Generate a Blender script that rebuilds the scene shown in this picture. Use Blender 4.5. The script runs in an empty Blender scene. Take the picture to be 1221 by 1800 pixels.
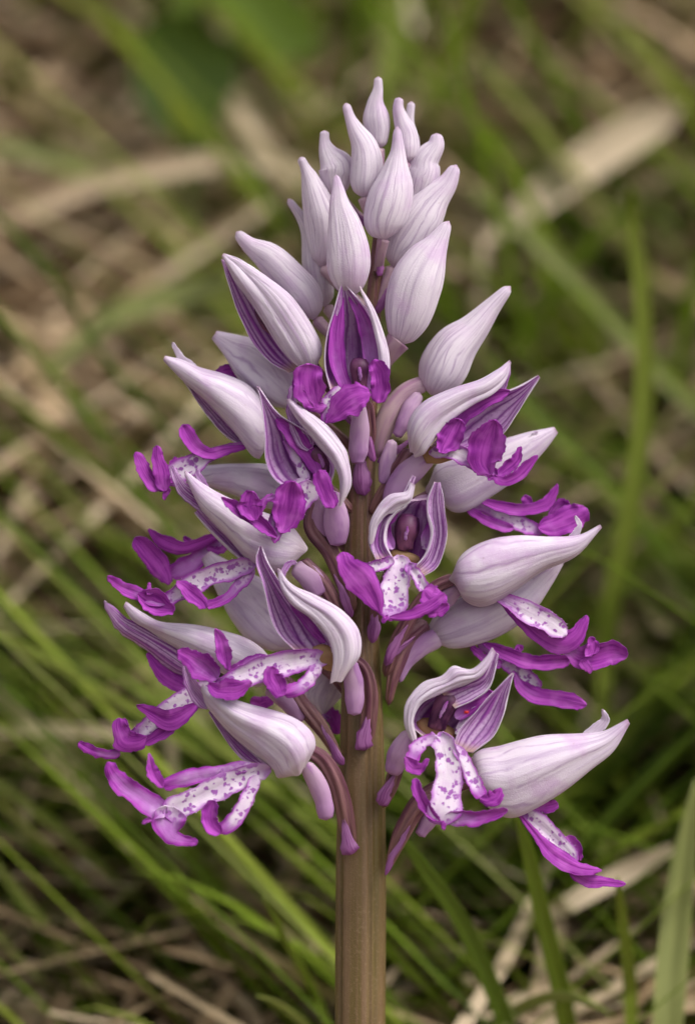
import bpy, math, random
import numpy as np
from mathutils import Vector

# ------------------------------------------------------------------ camera, sky, sun, exposure
sc = bpy.context.scene
S = 0.12 / 1800.0            # metres per photograph pixel at the stem's distance
LENS = 130.0
CAM_D = 0.12 * LENS / 36.0   # camera to stem (m)
CX, CY = 610.5, 900.0

cam_d = bpy.data.cameras.new('camera')
cam = bpy.data.objects.new('camera', cam_d)
sc.collection.objects.link(cam)
cam.location = (0, -CAM_D, 0)
cam.rotation_euler = (math.radians(90), 0, 0)
cam_d.sensor_fit = 'VERTICAL'
cam_d.sensor_height = 36.0
cam_d.sensor_width = 36.0
cam_d.lens = LENS
cam_d.clip_start = 0.01
cam_d.clip_end = 200
cam_d.dof.use_dof = True
cam_d.dof.focus_distance = CAM_D - 0.0055
cam_d.dof.aperture_fstop = 12.0
sc.camera = cam

w = bpy.data.worlds.new('World')
sc.world = w
w.use_nodes = True
nt = w.node_tree
bg = nt.nodes['Background']
sky = nt.nodes.new('ShaderNodeTexSky')
sky.sky_type = 'NISHITA'
sky.sun_disc = False
sky.sun_elevation = math.radians(50)
sky.sun_rotation = math.radians(128)
sky.air_density = 1.0
sky.dust_density = 4.0
sky.ozone_density = 1.0
hs = nt.nodes.new('ShaderNodeHueSaturation')
hs.inputs['Saturation'].default_value = 0.12      # thin even cloud
nt.links.new(sky.outputs[0], hs.inputs['Color'])
nt.links.new(hs.outputs[0], bg.inputs['Color'])
bg.inputs['Strength'].default_value = 0.115

sun_d = bpy.data.lights.new('sun', 'SUN')
sun_d.energy = 1.5
sun_d.angle = math.radians(28)
sun_d.color = (1.0, 0.95, 0.86)
sun = bpy.data.objects.new('sun', sun_d)
sc.collection.objects.link(sun)
el, az = math.radians(50), math.radians(128)     # azimuth from +Y clockwise: to the right and behind the camera
sdir = Vector((math.sin(az) * math.cos(el), math.cos(az) * math.cos(el), math.sin(el)))
sun.rotation_euler = sdir.to_track_quat('Z', 'Y').to_euler()

sc.view_settings.view_transform = 'Standard'
sc.view_settings.look = 'None'
sc.view_settings.gamma = 1
sc.view_settings.use_curve_mapping = False
sc.view_settings.exposure = 1.05
sc.render.engine = 'CYCLES'
sc.cycles.use_denoising = True
sc.cycles.max_bounces = 6
sc.cycles.transmission_bounces = 6
sc.cycles.diffuse_bounces = 3
sc.cycles.glossy_bounces = 2
sc.cycles.adaptive_threshold = 0.02

rng = np.random.default_rng(11)
random.seed(5)

# ------------------------------------------------------------------ helpers
def W(p):
    """(px, py, d) -> metres; d = photograph pixels in front of the stem's plane (negative: behind)"""
    p = np.asarray(p, float)
    y = -p[..., 2] * S
    k = (CAM_D + y) / CAM_D
    return np.stack([(p[..., 0] - CX) * S * k, y, (CY - p[..., 1]) * S * k], -1)

def cr(pts, n):
    """Catmull-Rom resampling of a list of tuples"""
    P = np.asarray(pts, float)
    m = len(P)
    if m == 2:
        t = np.linspace(0, 1, n)[:, None]
        return P[0] * (1 - t) + P[1] * t
    E = np.vstack([2 * P[0] - P[1], P, 2 * P[-1] - P[-2]])
    t = np.linspace(0, m - 1, n)
    i = np.minimum(t.astype(int), m - 2)
    f = (t - i)[:, None]
    a, b, c, d = E[i], E[i + 1], E[i + 2], E[i + 3]
    return 0.5 * (2 * b + (c - a) * f + (2 * a - 5 * b + 4 * c - d) * f ** 2 + (3 * b - a - 3 * c + d) * f ** 3)

def wob(n, k, amp):
    """smooth 1-D random wobble"""
    m = max(3, k)
    r = rng.normal(0, 1, m)
    return cr([(x,) for x in r], n)[:, 0] * amp

class Geo:
    def __init__(s):
        s.v = []; s.f = []; s.uv = []; s.P = []; s.m = []; s.n = 0
    def add(s, V, F, UV, P, M):
        s.v.append(V); s.uv.append(UV); s.P.append(P)
        s.f += [tuple(i + s.n for i in q) for q in F]
        s.m += M
        s.n += len(V)

def grid_faces(nv, nu, off=0, flip=False, closed=False):
    F = []
    for i in range(nv - 1):
        for j in range(nu if closed else nu - 1):
            j2 = (j + 1) % nu
            q = (off + i * nu + j, off + i * nu + j2, off + (i + 1) * nu + j2, off + (i + 1) * nu + j)
            F.append(q[::-1] if flip else q)
    return F

def normals(G):
    du = np.gradient(G, axis=1); dv = np.gradient(G, axis=0)
    n = np.cross(du, dv)
    return n / (np.linalg.norm(n, axis=-1, keepdims=True) + 1e-15)

def solid_sheet(geo, G, hint, thick, UV, P, m_out=0, m_in=1):
    """two-sided sheet with a rim; hint = direction of the outer side"""
    nv, nu, _ = G.shape
    N = normals(G)
    flip = (N * hint).sum() < 0
    if flip: N = -N
    u = np.linspace(-1, 1, nu)[None, :, None]
    tk = thick * (1 - 0.75 * np.abs(u) ** 4)
    V = np.concatenate([(G + N * tk * .5).reshape(-1, 3), (G - N * tk * .5).reshape(-1, 3)])
    k = nv * nu
    F = grid_faces(nv, nu, 0, flip) + grid_faces(nv, nu, k, not flip)
    M = [m_out] * ((nv - 1) * (nu - 1)) + [m_in] * ((nv - 1) * (nu - 1))
    ring = [(i, 0) for i in range(nv)] + [(nv - 1, j) for j in range(1, nu)] + [(i, nu - 1) for i in range(nv - 2, -1, -1)] + [(0, j) for j in range(nu - 2, 0, -1)]
    ids = np.array([i * nu + j for i, j in ring]); L = len(ids)
    V = np.vstack([V, V[ids], V[ids + k]])            # the rim has its own vertices so that it shades as an edge
    for a in range(L):
        b = (a + 1) % L
        q = (2 * k + a, 2 * k + b, 2 * k + L + b, 2 * k + L + a)
        F.append(q if not flip else q[::-1]); M.append(m_out)
    uv = UV.reshape(-1, 2); pp = P.reshape(-1)
    geo.add(V, F, np.vstack([uv, uv, uv[ids], uv[ids]]), np.concatenate([pp, pp, pp[ids], pp[ids]]), M)

def uvgrid(nv, nu):
    v, u = np.meshgrid(np.linspace(0, 1, nv), np.linspace(0, 1, nu), indexing='ij')
    return np.stack([u, v], -1)

def perp(C):
    t = np.gradient(C[:, :2], axis=0)
    t /= np.linalg.norm(t, axis=1, keepdims=True) + 1e-9
    return np.stack([-t[:, 1], t[:, 0], np.zeros(len(t))], 1)

def pod(geo, spine, ratio=.85, nv=30, nu=24, ridge=.05, k=3, twist=0., P=0., m=0, wv=.03, ph=None, prof=False):
    """closed tube / bud: spine (x, y, d, halfwidth)"""
    C = cr(spine, nv)
    hw = np.maximum(C[:, 3], .3) * (1 + wob(nv, 7, wv))
    # rounded ends
    t = np.linspace(0, 1, nv)
    hw = hw * np.clip(np.sqrt(np.clip(t / .06, 0, 1)), .06, 1) * np.clip(np.sqrt(np.clip((1 - t) / .04, 0, 1)), .08, 1)
    p = perp(C[:, :3])
    ph = rng.uniform(0, 6.28) if ph is None else ph
    a = np.linspace(0, 2 * math.pi, nu, endpoint=False)
    rr = 1 + ridge * (np.abs(np.cos((k * a[None, :] + ph + twist * t[:, None] * 6.28) / 2)) - .6)
    if prof:                                           # uneven ribs and narrow grooves
        rr = np.ones((nv, nu))
        for a0, wd, am in ((.15, .10, .04), (.93, .07, .10), (1.20, .07, .11), (1.85, .30, .025), (2.42, .10, .10), (3.1, .3, .05), (3.8, .1, .09), (4.5, .3, .05), (5.2, .1, .1), (5.8, .2, .05)):
            dlt = np.angle(np.exp(1j * (a[None, :] - a0 - .25 * t[:, None] + wob(nv, 9, .05)[:, None])))
            rr -= am * np.exp(-(dlt / wd) ** 2) * (1 + wob(nv, 12, .25)[:, None])
    G = C[:, None, :3] + p[:, None, :] * (hw[:, None] * rr * np.cos(a))[..., None]
    G[..., 2] += ratio * hw[:, None] * rr * np.sin(a)
    UV = uvgrid(nv, nu)
    V = W(G).reshape(-1, 3)
    F = grid_faces(nv, nu, 0, False, True)
    c0 = W(C[0, :3]); c1 = W(C[-1, :3])
    V = np.vstack([V, c0, c1])
    b = nv * nu
    F += [(b, (j + 1) % nu, j) for j in range(nu)] + [(b + 1, (nv - 1) * nu + j, (nv - 1) * nu + (j + 1) % nu) for j in range(nu)]
    uv = np.vstack([UV.reshape(-1, 2), [[.5, 0], [.5, 1]]])
    # outward orientation
    g = W(G); N = normals(g); out = g - g.mean(1, keepdims=True)
    if (N * out).sum() < 0: F = [q[::-1] for q in F]
    Pv = np.full(len(V), P, float)
    geo.add(V, F, uv, Pv, [m] * len(F))

def shell(geo, A, B, r, phi=(0, 180), nv=26, nu=18, thick=4., d=0., P=0., wv=1.2, m_out=0, m_in=1, base=9., notch=0., taper=0., creases=5):
    """curved sheet between two edge lines; phi 0 = line A, 180 = line B, 90 = towards the viewer, 270 = away"""
    a = cr([(q + (d,))[:3] if len(q) == 2 else q for q in A], nv)
    b = cr([(q + (d,))[:3] if len(q) == 2 else q for q in B], nv)
    R = cr([(x,) for x in r], nv)[:, 0]
    f = np.radians(np.linspace(phi[0], phi[1], nu))
    c = (a + b) / 2; h = (a - b) / 2
    if taper:
        tp = np.clip(np.sqrt(np.clip(np.linspace(0, 1, nv) / taper + .12, 0, 1)), 0, 1); h = h * tp[:, None]; R = R * tp
    G = c[:, None, :] + h[:, None, :] * np.cos(f)[None, :, None]
    G[..., 2] += R[:, None] * np.sin(f)[None, :]
    tt = np.linspace(0, 1, nv)[:, None]; uu = np.linspace(0, 1, nu)[None, :]
    ax = c[0] - c[min(4, nv - 1)]; ax = ax / (np.linalg.norm(ax) + 1e-6)
    lob = base * (np.sin(np.pi * uu) ** .8 + .25 * np.sin(uu * 13 + R[1]) - .3) * np.clip(1 - tt / .3, 0, 1) ** 1.5
    G += ax[None, None, :] * lob[..., None]
    if notch: G[..., 1] += notch * tt ** 3 * np.sin(np.pi * uu) ** .7
    # shallow lengthwise folds and an uneven edge
    x = np.linspace(0, 1, nu)
    fold = wob(nu, 10, wv * 1.6)
    rad = np.stack([h[:, 0][:, None] * np.cos(f), h[:, 1][:, None] * np.cos(f), R[:, None] * np.sin(f)], -1)
    rad /= np.linalg.norm(rad, axis=-1, keepdims=True) + 1e-6
    for _ in range(creases):                           # narrow lengthwise creases
        u0, wd = rng.uniform(.05, .95), rng.uniform(.015, .045)
        path = u0 + wob(nv, 4, .03)[:, None]
        G -= rad * (rng.uniform(.3, 1.2) * np.exp(-((uu - path) / wd) ** 2) * np.sin(np.linspace(.5, math.pi, nv))[:, None])[..., None]
    G += rad * (fold[None, :] * np.sin(np.linspace(0.25, math.pi, nv))[:, None])[..., None]
    G += rad * (wob(nv, 5, wv * 1.3)[:, None] * np.sin(np.linspace(0, 5, nu) + rng.uniform(0, 6))[None, :])[..., None]
    for e in (0, -1):
        G[:, e, :] += np.stack([wob(nv, 9, wv * .6), wob(nv, 9, wv * .6), wob(nv, 9, wv)], 1)
    g = W(G)
    hint = g - W(c)[:, None, :]
    solid_sheet(geo, g, hint, thick * S, uvgrid(nv, nu), np.full((nv, nu), P), m_out, m_in)

def ribbon(geo, pts, bulge=None, nv=26, nu=11, thick=3., dd=0., edge=.8, wv=.05, m_out=0, m_in=0, tip=True, curl=0., root=.10, hairs=0):
    """flat-ish strap: stations (x, y, halfwidth, P); dd = distance in front of the stem (number, or one per station)"""
    n = len(pts)
    if bulge is None: bulge = rng.uniform(-.50, .08)
    D = dd if hasattr(dd, '__len__') else [dd] * n
    C = cr([(p[0], p[1], D[i], p[2], p[3] if len(p) > 3 else 1.) for i, p in enumerate(pts)], nv)
    t = np.linspace(0, 1, nv)
    hw = np.maximum(C[:, 3], .6) * (1 + wob(nv, 8, wv))
    if tip: hw = hw * np.clip(np.sqrt(np.clip((1 - t) / .05 + .04, 0, 1)), .2, 1)
    if root: hw = hw * np.clip(np.sqrt(np.clip(t / root + .1, 0, 1)), .25, 1)
    C[:, 0] += wob(nv, 6, .7); C[:, 1] += wob(nv, 6, .7)
    p = perp(C[:, :3])
    x = np.linspace(-1, 1, nu)
    G = C[:, None, :3] + p[:, None, :] * (hw[:, None] * x)[..., None]
    G[..., 2] += bulge * hw[:, None] * (1 - x ** 2) + curl * hw[:, None] * np.abs(x) ** 3
    ca, cb = rng.uniform(-.25, .45, 2)
    G[..., 2] += hw[:, None] * (ca * np.clip(x, 0, 1) ** 2 + cb * np.clip(-x, 0, 1) ** 2)
    hwm = float(hw.mean())
    G[..., 2] += wob(nu, 5, .06 * hwm)[None, :]
    for e in (-1, 1):                                  # each margin ruffles on its own
        mask = np.clip(x * e, 0, 1)[None, :] ** 2
        G[..., 2] += wob(nv, 9, .16 * hwm)[:, None] * mask
        G[..., :2] += (p[:, None, :2] * (wob(nv, 14, .07 * hwm))[:, None, None]) * mask[..., None]
    cr2 = np.sin(np.linspace(0, rng.uniform(3, 6), nv) + rng.uniform(0, 6))[:, None] * np.sin(x * rng.uniform(1.5, 3.) + rng.uniform(0, 6))[None, :]
    G[..., 2] += .10 * hwm * cr2
    for e in (0, -1): G[1:-1, e, :2] += rng.normal(0, .35 + .03 * hwm, (nv - 2, 2))
    Pg = np.clip(C[:, 4][:, None] + edge * np.abs(x)[None, :] ** 4 * np.clip(t * 4, 0, 1)[:, None], 0, 1)
    g = W(G)
    solid_sheet(geo, g, np.array([0, -1., 0]), thick * S, uvgrid(nv, nu), Pg, m_out, m_in)
    if hairs:                                          # velvety papillae on the pale part
        V = []; F = []; PP = []; k = 0
        for _ in range(hairs):
            i = rng.integers(2, nv - 1); j = rng.integers(0, nu)
            if Pg[i, min(max(j, 2), nu - 3)] > .35: continue
            o = G[i, j] + np.append(rng.normal(0, .8, 2), 0); L = rng.uniform(1.5, 3.4)
            dv = np.array([rng.normal(0, .5) + x[j] * .8 * p[i, 0], rng.normal(0, .5) + x[j] * .8 * p[i, 1], .8]); dv *= L / np.linalg.norm(dv)
            V += [o + (.6, 0, -1), o + (-.3, .5, -1), o + (-.3, -.5, -1), o + dv]; F += [(k, k + 1, k + 3), (k + 1, k + 2, k + 3), (k + 2, k, k + 3)]
            PP += [1. if rng.random() < .3 else 0.] * 4; k += 4
        if V: geo.add(W(np.array(V)), F, np.full((len(V), 2), .5), np.array(PP), [m_out] * len(F))

def link(name, geo, mats, parent=None, origin=None):
    V = np.concatenate(geo.v)
    o3 = np.zeros(3) if origin is None else np.asarray(origin)
    me = bpy.data.meshes.new(name)
    me.from_pydata((V - o3).tolist(), [], geo.f)
    for m in mats: me.materials.append(m)
    me.polygons.foreach_set('material_index', np.array(geo.m, np.int32))
    me.polygons.foreach_set('use_smooth', np.ones(len(geo.f), bool))
    li = np.empty(len(me.loops), np.int32); me.loops.foreach_get('vertex_index', li)
    uvl = me.uv_layers.new(name='UVMap')
    uvl.data.foreach_set('uv', np.concatenate(geo.uv)[li].astype(np.float32).ravel())
    at = me.attributes.new('P', 'FLOAT', 'POINT')
    at.data.foreach_set('value', np.concatenate(geo.P).astype(np.float32))
    me.update()
    o = bpy.data.objects.new(name, me)
    sc.collection.objects.link(o)
    if parent is not None: o.parent = parent
    return o

def empty(name, loc, parent=None):
    o = bpy.data.objects.new(name, None)
    sc.collection.objects.link(o)
    o.empty_display_size = .005
    o.location = loc
    o.parent = parent
    return o

def tag(o, label=None, cat=None, group=None, kind=None):
    if label: o['label'] = label
    if cat: o['category'] = cat
    if group: o['group'] = group
    if kind: o['kind'] = kind
    return o

# ------------------------------------------------------------------ materials
class MB:
    """small node-graph helper"""
    def __init__(s, name):
        s.mat = bpy.data.materials.new(name); s.mat.use_nodes = True
        s.t = s.mat.node_tree; s.t.nodes.clear()
        s.out = s.t.nodes.new('ShaderNodeOutputMaterial')
    def n(s, typ, **kw):
        nd = s.t.nodes.new(typ)
        for k, v in kw.items(): setattr(nd, k, v)
        return nd
    def l(s, a, b): s.t.links.new(a, b)
    def set(s, sock, v):
        if isinstance(v, (int, float)): sock.default_value = v
        elif isinstance(v, (tuple, list)): sock.default_value = v if len(v) != 3 or sock.type == 'VECTOR' else (*v, 1)
        else: s.l(v, sock)
    def math(s, op, a, b=0., c=None):
        nd = s.n('ShaderNodeMath', operation=op)
        s.set(nd.inputs[0], a); s.set(nd.inputs[1], b)
        if c is not None: s.set(nd.inputs[2], c)
        return nd.outputs[0]
    def mix(s, f, a, b, blend='MIX'):
        nd = s.n('ShaderNodeMix', data_type='RGBA', blend_type=blend)
        s.set(nd.inputs[0], f); s.set(nd.inputs[6], a); s.set(nd.inputs[7], b)
        return nd.outputs[2]
    def ss(s, x, a, b, lo=0., hi=1.):
        nd = s.n('ShaderNodeMapRange', interpolation_type='SMOOTHSTEP')
        s.set(nd.inputs[0], x); s.set(nd.inputs[1], a); s.set(nd.inputs[2], b); s.set(nd.inputs[3], lo); s.set(nd.inputs[4], hi)
        return nd.outputs[0]
    def uv(s):
        nd = s.n('ShaderNodeUVMap'); sp = s.n('ShaderNodeSeparateXYZ'); s.l(nd.outputs[0], sp.inputs[0])
        return sp.outputs[0], sp.outputs[1]
    def vec(s, x, y, z=0.):
        nd = s.n('ShaderNodeCombineXYZ'); s.set(nd.inputs[0], x); s.set(nd.inputs[1], y); s.set(nd.inputs[2], z)
        return nd.outputs[0]
    def noise(s, vec, scale=1., detail=3., rough=.55, dist=0.):
        nd = s.n('ShaderNodeTexNoise'); s.l(vec, nd.inputs['Vector'])
        nd.inputs['Scale'].default_value = scale; nd.inputs['Detail'].default_value = detail
        nd.inputs['Roughness'].default_value = rough; nd.inputs['Distortion'].default_value = dist
        return nd.outputs[0]
    def geo(s): return s.n('ShaderNodeNewGeometry').outputs['Position']
    def rand(s): return s.n('ShaderNodeObjectInfo').outputs['Random']
    def attr(s, name='P'):
        nd = s.n('ShaderNodeAttribute', attribute_name=name); return nd.outputs['Fac']
    def finish(s, col, trans=.25, rough=.5, bump=None, bstr=.3, bdist=.0002, spec=.35, tcol=None, sheen=0.):
        pr = s.n('ShaderNodeBsdfPrincipled'); s.set(pr.inputs['Base Color'], col)
        s.set(pr.inputs['Roughness'], rough); pr.inputs['Specular IOR Level'].default_value = spec
        pr.inputs['Sheen Weight'].default_value = sheen
        last = pr.outputs[0]
        bn = None
        if bump is not None:
            bn = s.n('ShaderNodeBump'); bn.inputs['Strength'].default_value = bstr; bn.inputs['Distance'].default_value = bdist
            s.l(bump, bn.inputs['Height']); s.l(bn.outputs[0], pr.inputs['Normal'])
        if trans > 0:
            tr = s.n('ShaderNodeBsdfTranslucent'); s.set(tr.inputs[0], tcol if tcol is not None else col)
            mx = s.n('ShaderNodeMixShader'); mx.inputs[0].default_value = trans
            s.l(last, mx.inputs[1]); s.l(tr.outputs[0], mx.inputs[2]); last = mx.outputs[0]
        s.l(last, s.out.inputs[0])
        return s.mat

def mat_sepal_out(name, nveins, base=(.775, .69, .785), vein=(.40, .25, .46), amount=1.0):
    m = MB(name)
    u, v = m.uv(); r = m.rand()
    off = m.math('MULTIPLY', r, 37.)
    st = m.noise(m.vec(m.math('MULTIPLY', u, nveins * 2.2), m.math('MULTIPLY', v, 1.3), off), 1., 5., .65)
    warp = m.noise(m.vec(m.math('MULTIPLY', u, 3.), m.math('MULTIPLY', v, 3.), off), 1., 2.)
    ph = m.math('MULTIPLY_ADD', warp, 5.5, m.math('MULTIPLY', u, m.math('MULTIPLY_ADD', r, nveins * 1.1, nveins * 2.6)))
    line = m.math('POWER', m.math('ABSOLUTE', m.math('SINE', ph)), 22.)
    fade = m.ss(m.noise(m.vec(m.math('MULTIPLY', u, 5.), m.math('MULTIPLY', v, 4.), m.math('ADD', off, 5.)), 1., 3.), .38, .62)
    line = m.math('MULTIPLY', line, fade)
    streak = m.ss(st, .40, .72)
    f = m.math('MULTIPLY', m.math('MAXIMUM', m.math('MULTIPLY', streak, .66), m.math('MULTIPLY', line, .75)), amount)
    blot = m.noise(m.geo(), 260., 3.)
    c = m.mix(f, base, vein)
    c = m.mix(m.math('MULTIPLY', m.ss(blot, .46, .70, 0., .55), m.math('MULTIPLY_ADD', r, .7, .3)), c, (.56, .33, .60))
    c = m.mix(m.ss(m.noise(m.geo(), 5200., 2., .7), .56, .74, 0., .35), c, (.82, .76, .83))
    # mauve flush towards the tip, faint cream-pink where it joins the ovary
    c = m.mix(m.ss(v, .72, 1.0, 0., .22), c, (.52, .38, .57))
    c = m.mix(m.ss(v, .0, .16, .35, 0.), c, (.60, .44, .46))
    c = m.mix(m.ss(m.math('ABSOLUTE', m.math('SUBTRACT', u, .5)), .44, .5, 0., .35), c, (.75, .70, .78))
    c = m.mix(m.ss(m.noise(m.geo(), 900., 4., .7), .66, .74, 0., .45), c, (.42, .27, .30))
    c = m.mix(m.ss(v, .955, 1.0, 0., .55), c, (.40, .22, .33))
    b = m.math('ADD', m.math('MULTIPLY', st, .8), m.math('MULTIPLY', m.noise(m.geo(), 6000., 2.), .22))
    return m.finish(c, .36, .6, b, .7, .0003, .22, sheen=.1, tcol=m.mix(.35, c, (.74, .55, .77)))

def mat_sepal_in():
    m = MB('sepal_inner_purple')
    u, v = m.uv(); off = m.math('MULTIPLY', m.rand(), 31.)
    warp = m.noise(m.vec(m.math('MULTIPLY', u, 3.), m.math('MULTIPLY', v, 4.), off), 1., 3.)
    ph = m.math('MULTIPLY_ADD', warp, 2.6, m.math('MULTIPLY', u, 7 * 3.1416))
    line = m.math('POWER', m.math('ABSOLUTE', m.math('SINE', ph)), 7.)
    st = m.noise(m.vec(m.math('MULTIPLY', u, 9.), m.math('MULTIPLY', v, 1.2), off), 1., 4., .6)
    c = m.mix(m.ss(st, .32, .58), (.40, .10, .46), (.68, .47, .72))
    c = m.mix(m.math('MULTIPLY', line, .8), c, (.17, .012, .22))
    fine = m.noise(m.geo(), 2600., 2.)
    c = m.mix(m.ss(fine, .5, .7, 0., .35), c, (.27, .04, .33))
    c = m.mix(m.math('MULTIPLY', m.ss(v, .0, .14, .8, 0.), m.math('SUBTRACT', 1., m.attr('P'))), c, (.55, .38, .28))       # yellowish throat
    c = m.mix(m.ss(m.math('ABSOLUTE', m.math('SUBTRACT', u, .5)), .46, .5, 0., .5), c, (.46, .24, .52))
    return m.finish(c, .45, .55, st, .3, .0002, .22)

def mat_lip():
    m = MB('lip_spotted')
    P = m.attr('P'); u, v = m.uv()
    pos = m.geo()
    off = m.math('MULTIPLY', m.rand(), 17.)
    wn = m.n('ShaderNodeTexNoise'); m.l(pos, wn.inputs['Vector']); wn.inputs['Scale'].default_value = 1900.; wn.inputs['Detail'].default_value = 2.
    wp = m.n('ShaderNodeVectorMath', operation='MULTIPLY_ADD'); m.l(wn.outputs[1], wp.inputs[0]); wp.inputs[1].default_value = (.0007,) * 3; m.l(pos, wp.inputs[2])
    vo = m.n('ShaderNodeTexVoronoi'); m.l(wp.outputs[0], vo.inputs['Vector']); vo.inputs['Scale'].default_value = 1500.
    n2 = m.noise(pos, 420., 2.)
    size = m.ss(m.noise(pos, 800., 2.), .36, .64, .14, .52)
    spot = m.ss(m.math('SUBTRACT', size, vo.outputs['Distance']), -.12, .12)
    soft = m.noise(pos, 650., 3.)
    white = m.mix(m.ss(soft, .38, .7, 0., .5), (.80, .70, .81), (.66, .45, .70))
    white = m.mix(m.math('MULTIPLY', spot, .88), white, (.32, .05, .41))
    streak = m.noise(m.vec(m.math('MULTIPLY', u, 8.), m.math('MULTIPLY', v, 1.6), off), 1., 4., .6)
    pur = m.mix(m.ss(streak, .33, .66), (.26, .016, .30), (.47, .070, .50))
    pur = m.mix(m.ss(n2, .5, .72, 0., .5), pur, (.58, .15, .60))
    eg = m.math('ABSOLUTE', m.math('SUBTRACT', u, .5))
    pur = m.mix(m.ss(eg, .42, .5, 0., .45), pur, (.17, .008, .22))
    pp = m.math('ADD', P, m.math('MULTIPLY', m.math('SUBTRACT', soft, .5), .5))
    f1 = m.ss(pp, .12, .6); f2 = m.ss(pp, .48, .95)
    c = m.mix(f1, white, (.50, .20, .57))
    c = m.mix(f2, c, pur)
    b = m.math('ADD', m.math('MULTIPLY', streak, .9), m.math('MULTIPLY', m.noise(pos, 3600., 2.), .35))
    return m.finish(c, .38, .6, b, .4, .00025, .22, sheen=.15)

def mat_tube(name, c0, c1, dark, ridges, trans=.15, rough=.45):
    m = MB(name)
    u, v = m.uv(); pos = m.geo()
    n = m.noise(pos, 330., 4.)
    st = m.noise(m.vec(m.math('MULTIPLY', u, ridges), m.math('MULTIPLY', v, 1.5), m.math('MULTIPLY', m.rand(), 23.)), 1., 3.)
    c = m.mix(v, c0, c1)
    c = m.mix(m.ss(st, .42, .65), c, dark)
    c = m.mix(m.ss(n, .5, .75, 0., .3), c, dark)
    return m.finish(c, trans, rough, m.math('ADD', st, m.math('MULTIPLY', m.noise(pos, 7000., 2.), .2)), .4, .0002)

def mat_stem():
    m = MB('stem_brown_green')
    u, v = m.uv(); pos = m.geo()
    sp = m.n('ShaderNodeSeparateXYZ'); m.l(pos, sp.inputs[0])
    h = sp.outputs[2]
    st = m.noise(m.vec(m.math('MULTIPLY', u, 15.), m.math('MULTIPLY', v, 3.), 0.), 1., 4., .6)
    low = m.mix(m.ss(st, .36, .62), (.105, .074, .016), (.160, .095, .050))
    up = m.mix(m.ss(st, .36, .62), (.135, .070, .040), (.165, .055, .072))
    c = m.mix(m.ss(h, -.035, .035), low, up)
    c = m.mix(m.ss(m.noise(pos, 2800., 3.), .5, .75, 0., .4), c, (.25, .165, .10))
    c = m.mix(m.ss(m.noise(pos, 90., 3.), .5, .7, 0., .4), c, (.085, .045, .025))
    return m.finish(c, .08, .42, m.math('ADD', st, m.math('MULTIPLY', m.noise(pos, 5200., 2.), .3)), .5, .0003, .45)

M_BUD = mat_sepal_out('bud_pale_lilac', 15, (.75, .675, .75), (.36, .245, .405), 1.0)
M_OUT = mat_sepal_out('sepal_pale_lilac', 8)
M_IN = mat_sepal_in()
M_LIP = mat_lip()
M_SPUR = mat_tube('spur_lilac', (.55, .38, .52), (.48, .25, .50), (.40, .20, .43), 5, .3)
M_OVARY = mat_tube('ovary_brown_purple', (.20, .095, .075), (.21, .10, .13), (.105, .03, .055), 9, .1)
M_PINK = mat_tube('ovary_pink', (.40, .27, .27), (.55, .38, .45), (.38, .20, .32), 6, .25)
M_BRACT = mat_tube('bract_purple', (.30, .09, .28), (.42, .20, .42), (.20, .045, .19), 7, .3)
M_COL = mat_tube('column_dark_purple', (.26, .09, .17), (.05, .004, .045), (.04, .003, .04), 4, .05, .55)
M_STEM = mat_stem()
M_THROAT = mat_tube('throat_tan', (.42, .25, .11), (.45, .28, .15), (.34, .18, .10), 5, .35, .6)

# ------------------------------------------------------------------ terrain
G0, GT = -0.138, 0.85
def ground_z(x, y):
    x = np.asarray(x, float); y = np.asarray(y, float)
    r = .006 * np.sin(x * 31 + y * 17 + 1) + .005 * np.sin(x * 13 - y * 41 + 2) + .006 * np.sin(x * 6 + 3 * y)
    far = np.maximum(y - 1.2, 0)
    return G0 + GT * y - .06 * far ** 2 / (1 + .11 * far) + r

def build_terrain():
    xs = np.concatenate([-np.geomspace(30, .9, 24), np.linspace(-.8, .8, 90), np.geomspace(.9, 30, 24)])
    ys = np.concatenate([-np.geomspace(12, 1.3, 16), np.linspace(-1.2, 1.2, 110), np.geomspace(1.3, 60, 30)])
    Y, X = np.meshgrid(ys, xs, indexing='ij')
    far = np.clip(np.maximum(Y - 1.2, 0), 0, 3.)
    base = G0 + GT * np.minimum(Y, 6.) + .25 * np.maximum(Y - 6, 0)
    base = np.where(Y < -1.5, G0 - GT * 1.5 + .2 * (Y + 1.5), base)
    r = .006 * np.sin(X * 31 + Y * 17 + 1) + .005 * np.sin(X * 13 - Y * 41 + 2) + .006 * np.sin(X * 6 + 3 * Y)
    Z = base + r
    V = np.stack([X, Y, Z], -1).reshape(-1, 3)
    geo = Geo(); geo.add(V, grid_faces(len(ys), len(xs)), np.zeros((len(V), 2)), np.zeros(len(V)), [0] * ((len(ys) - 1) * (len(xs) - 1)))
    m = MB('soil_and_litter')
    pos = m.geo()
    c = m.mix(m.ss(m.noise(pos, 40., 6., .65), .35, .65), (.09, .065, .035), (.20, .14, .08))
    c = m.mix(m.ss(m.noise(pos, 9., 4.), .45, .65, 0., .6), c, (.06, .075, .022))
    mat = m.finish(c, 0, .9, m.noise(pos, 160., 5.), .8, .01)
    o = link('ground', geo, [mat]); tag(o, 'sloping meadow ground of brown soil and litter', kind='structure')
    return o
ground_z = lambda x, y: G0 + GT * np.asarray(y, float) + .006 * np.sin(np.asarray(x) * 31 + np.asarray(y) * 17 + 1) + .005 * np.sin(np.asarray(x) * 13 - np.asarray(y) * 41 + 2) + .006 * np.sin(np.asarray(x) * 6 + 3 * np.asarray(y))
build_terrain()

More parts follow.
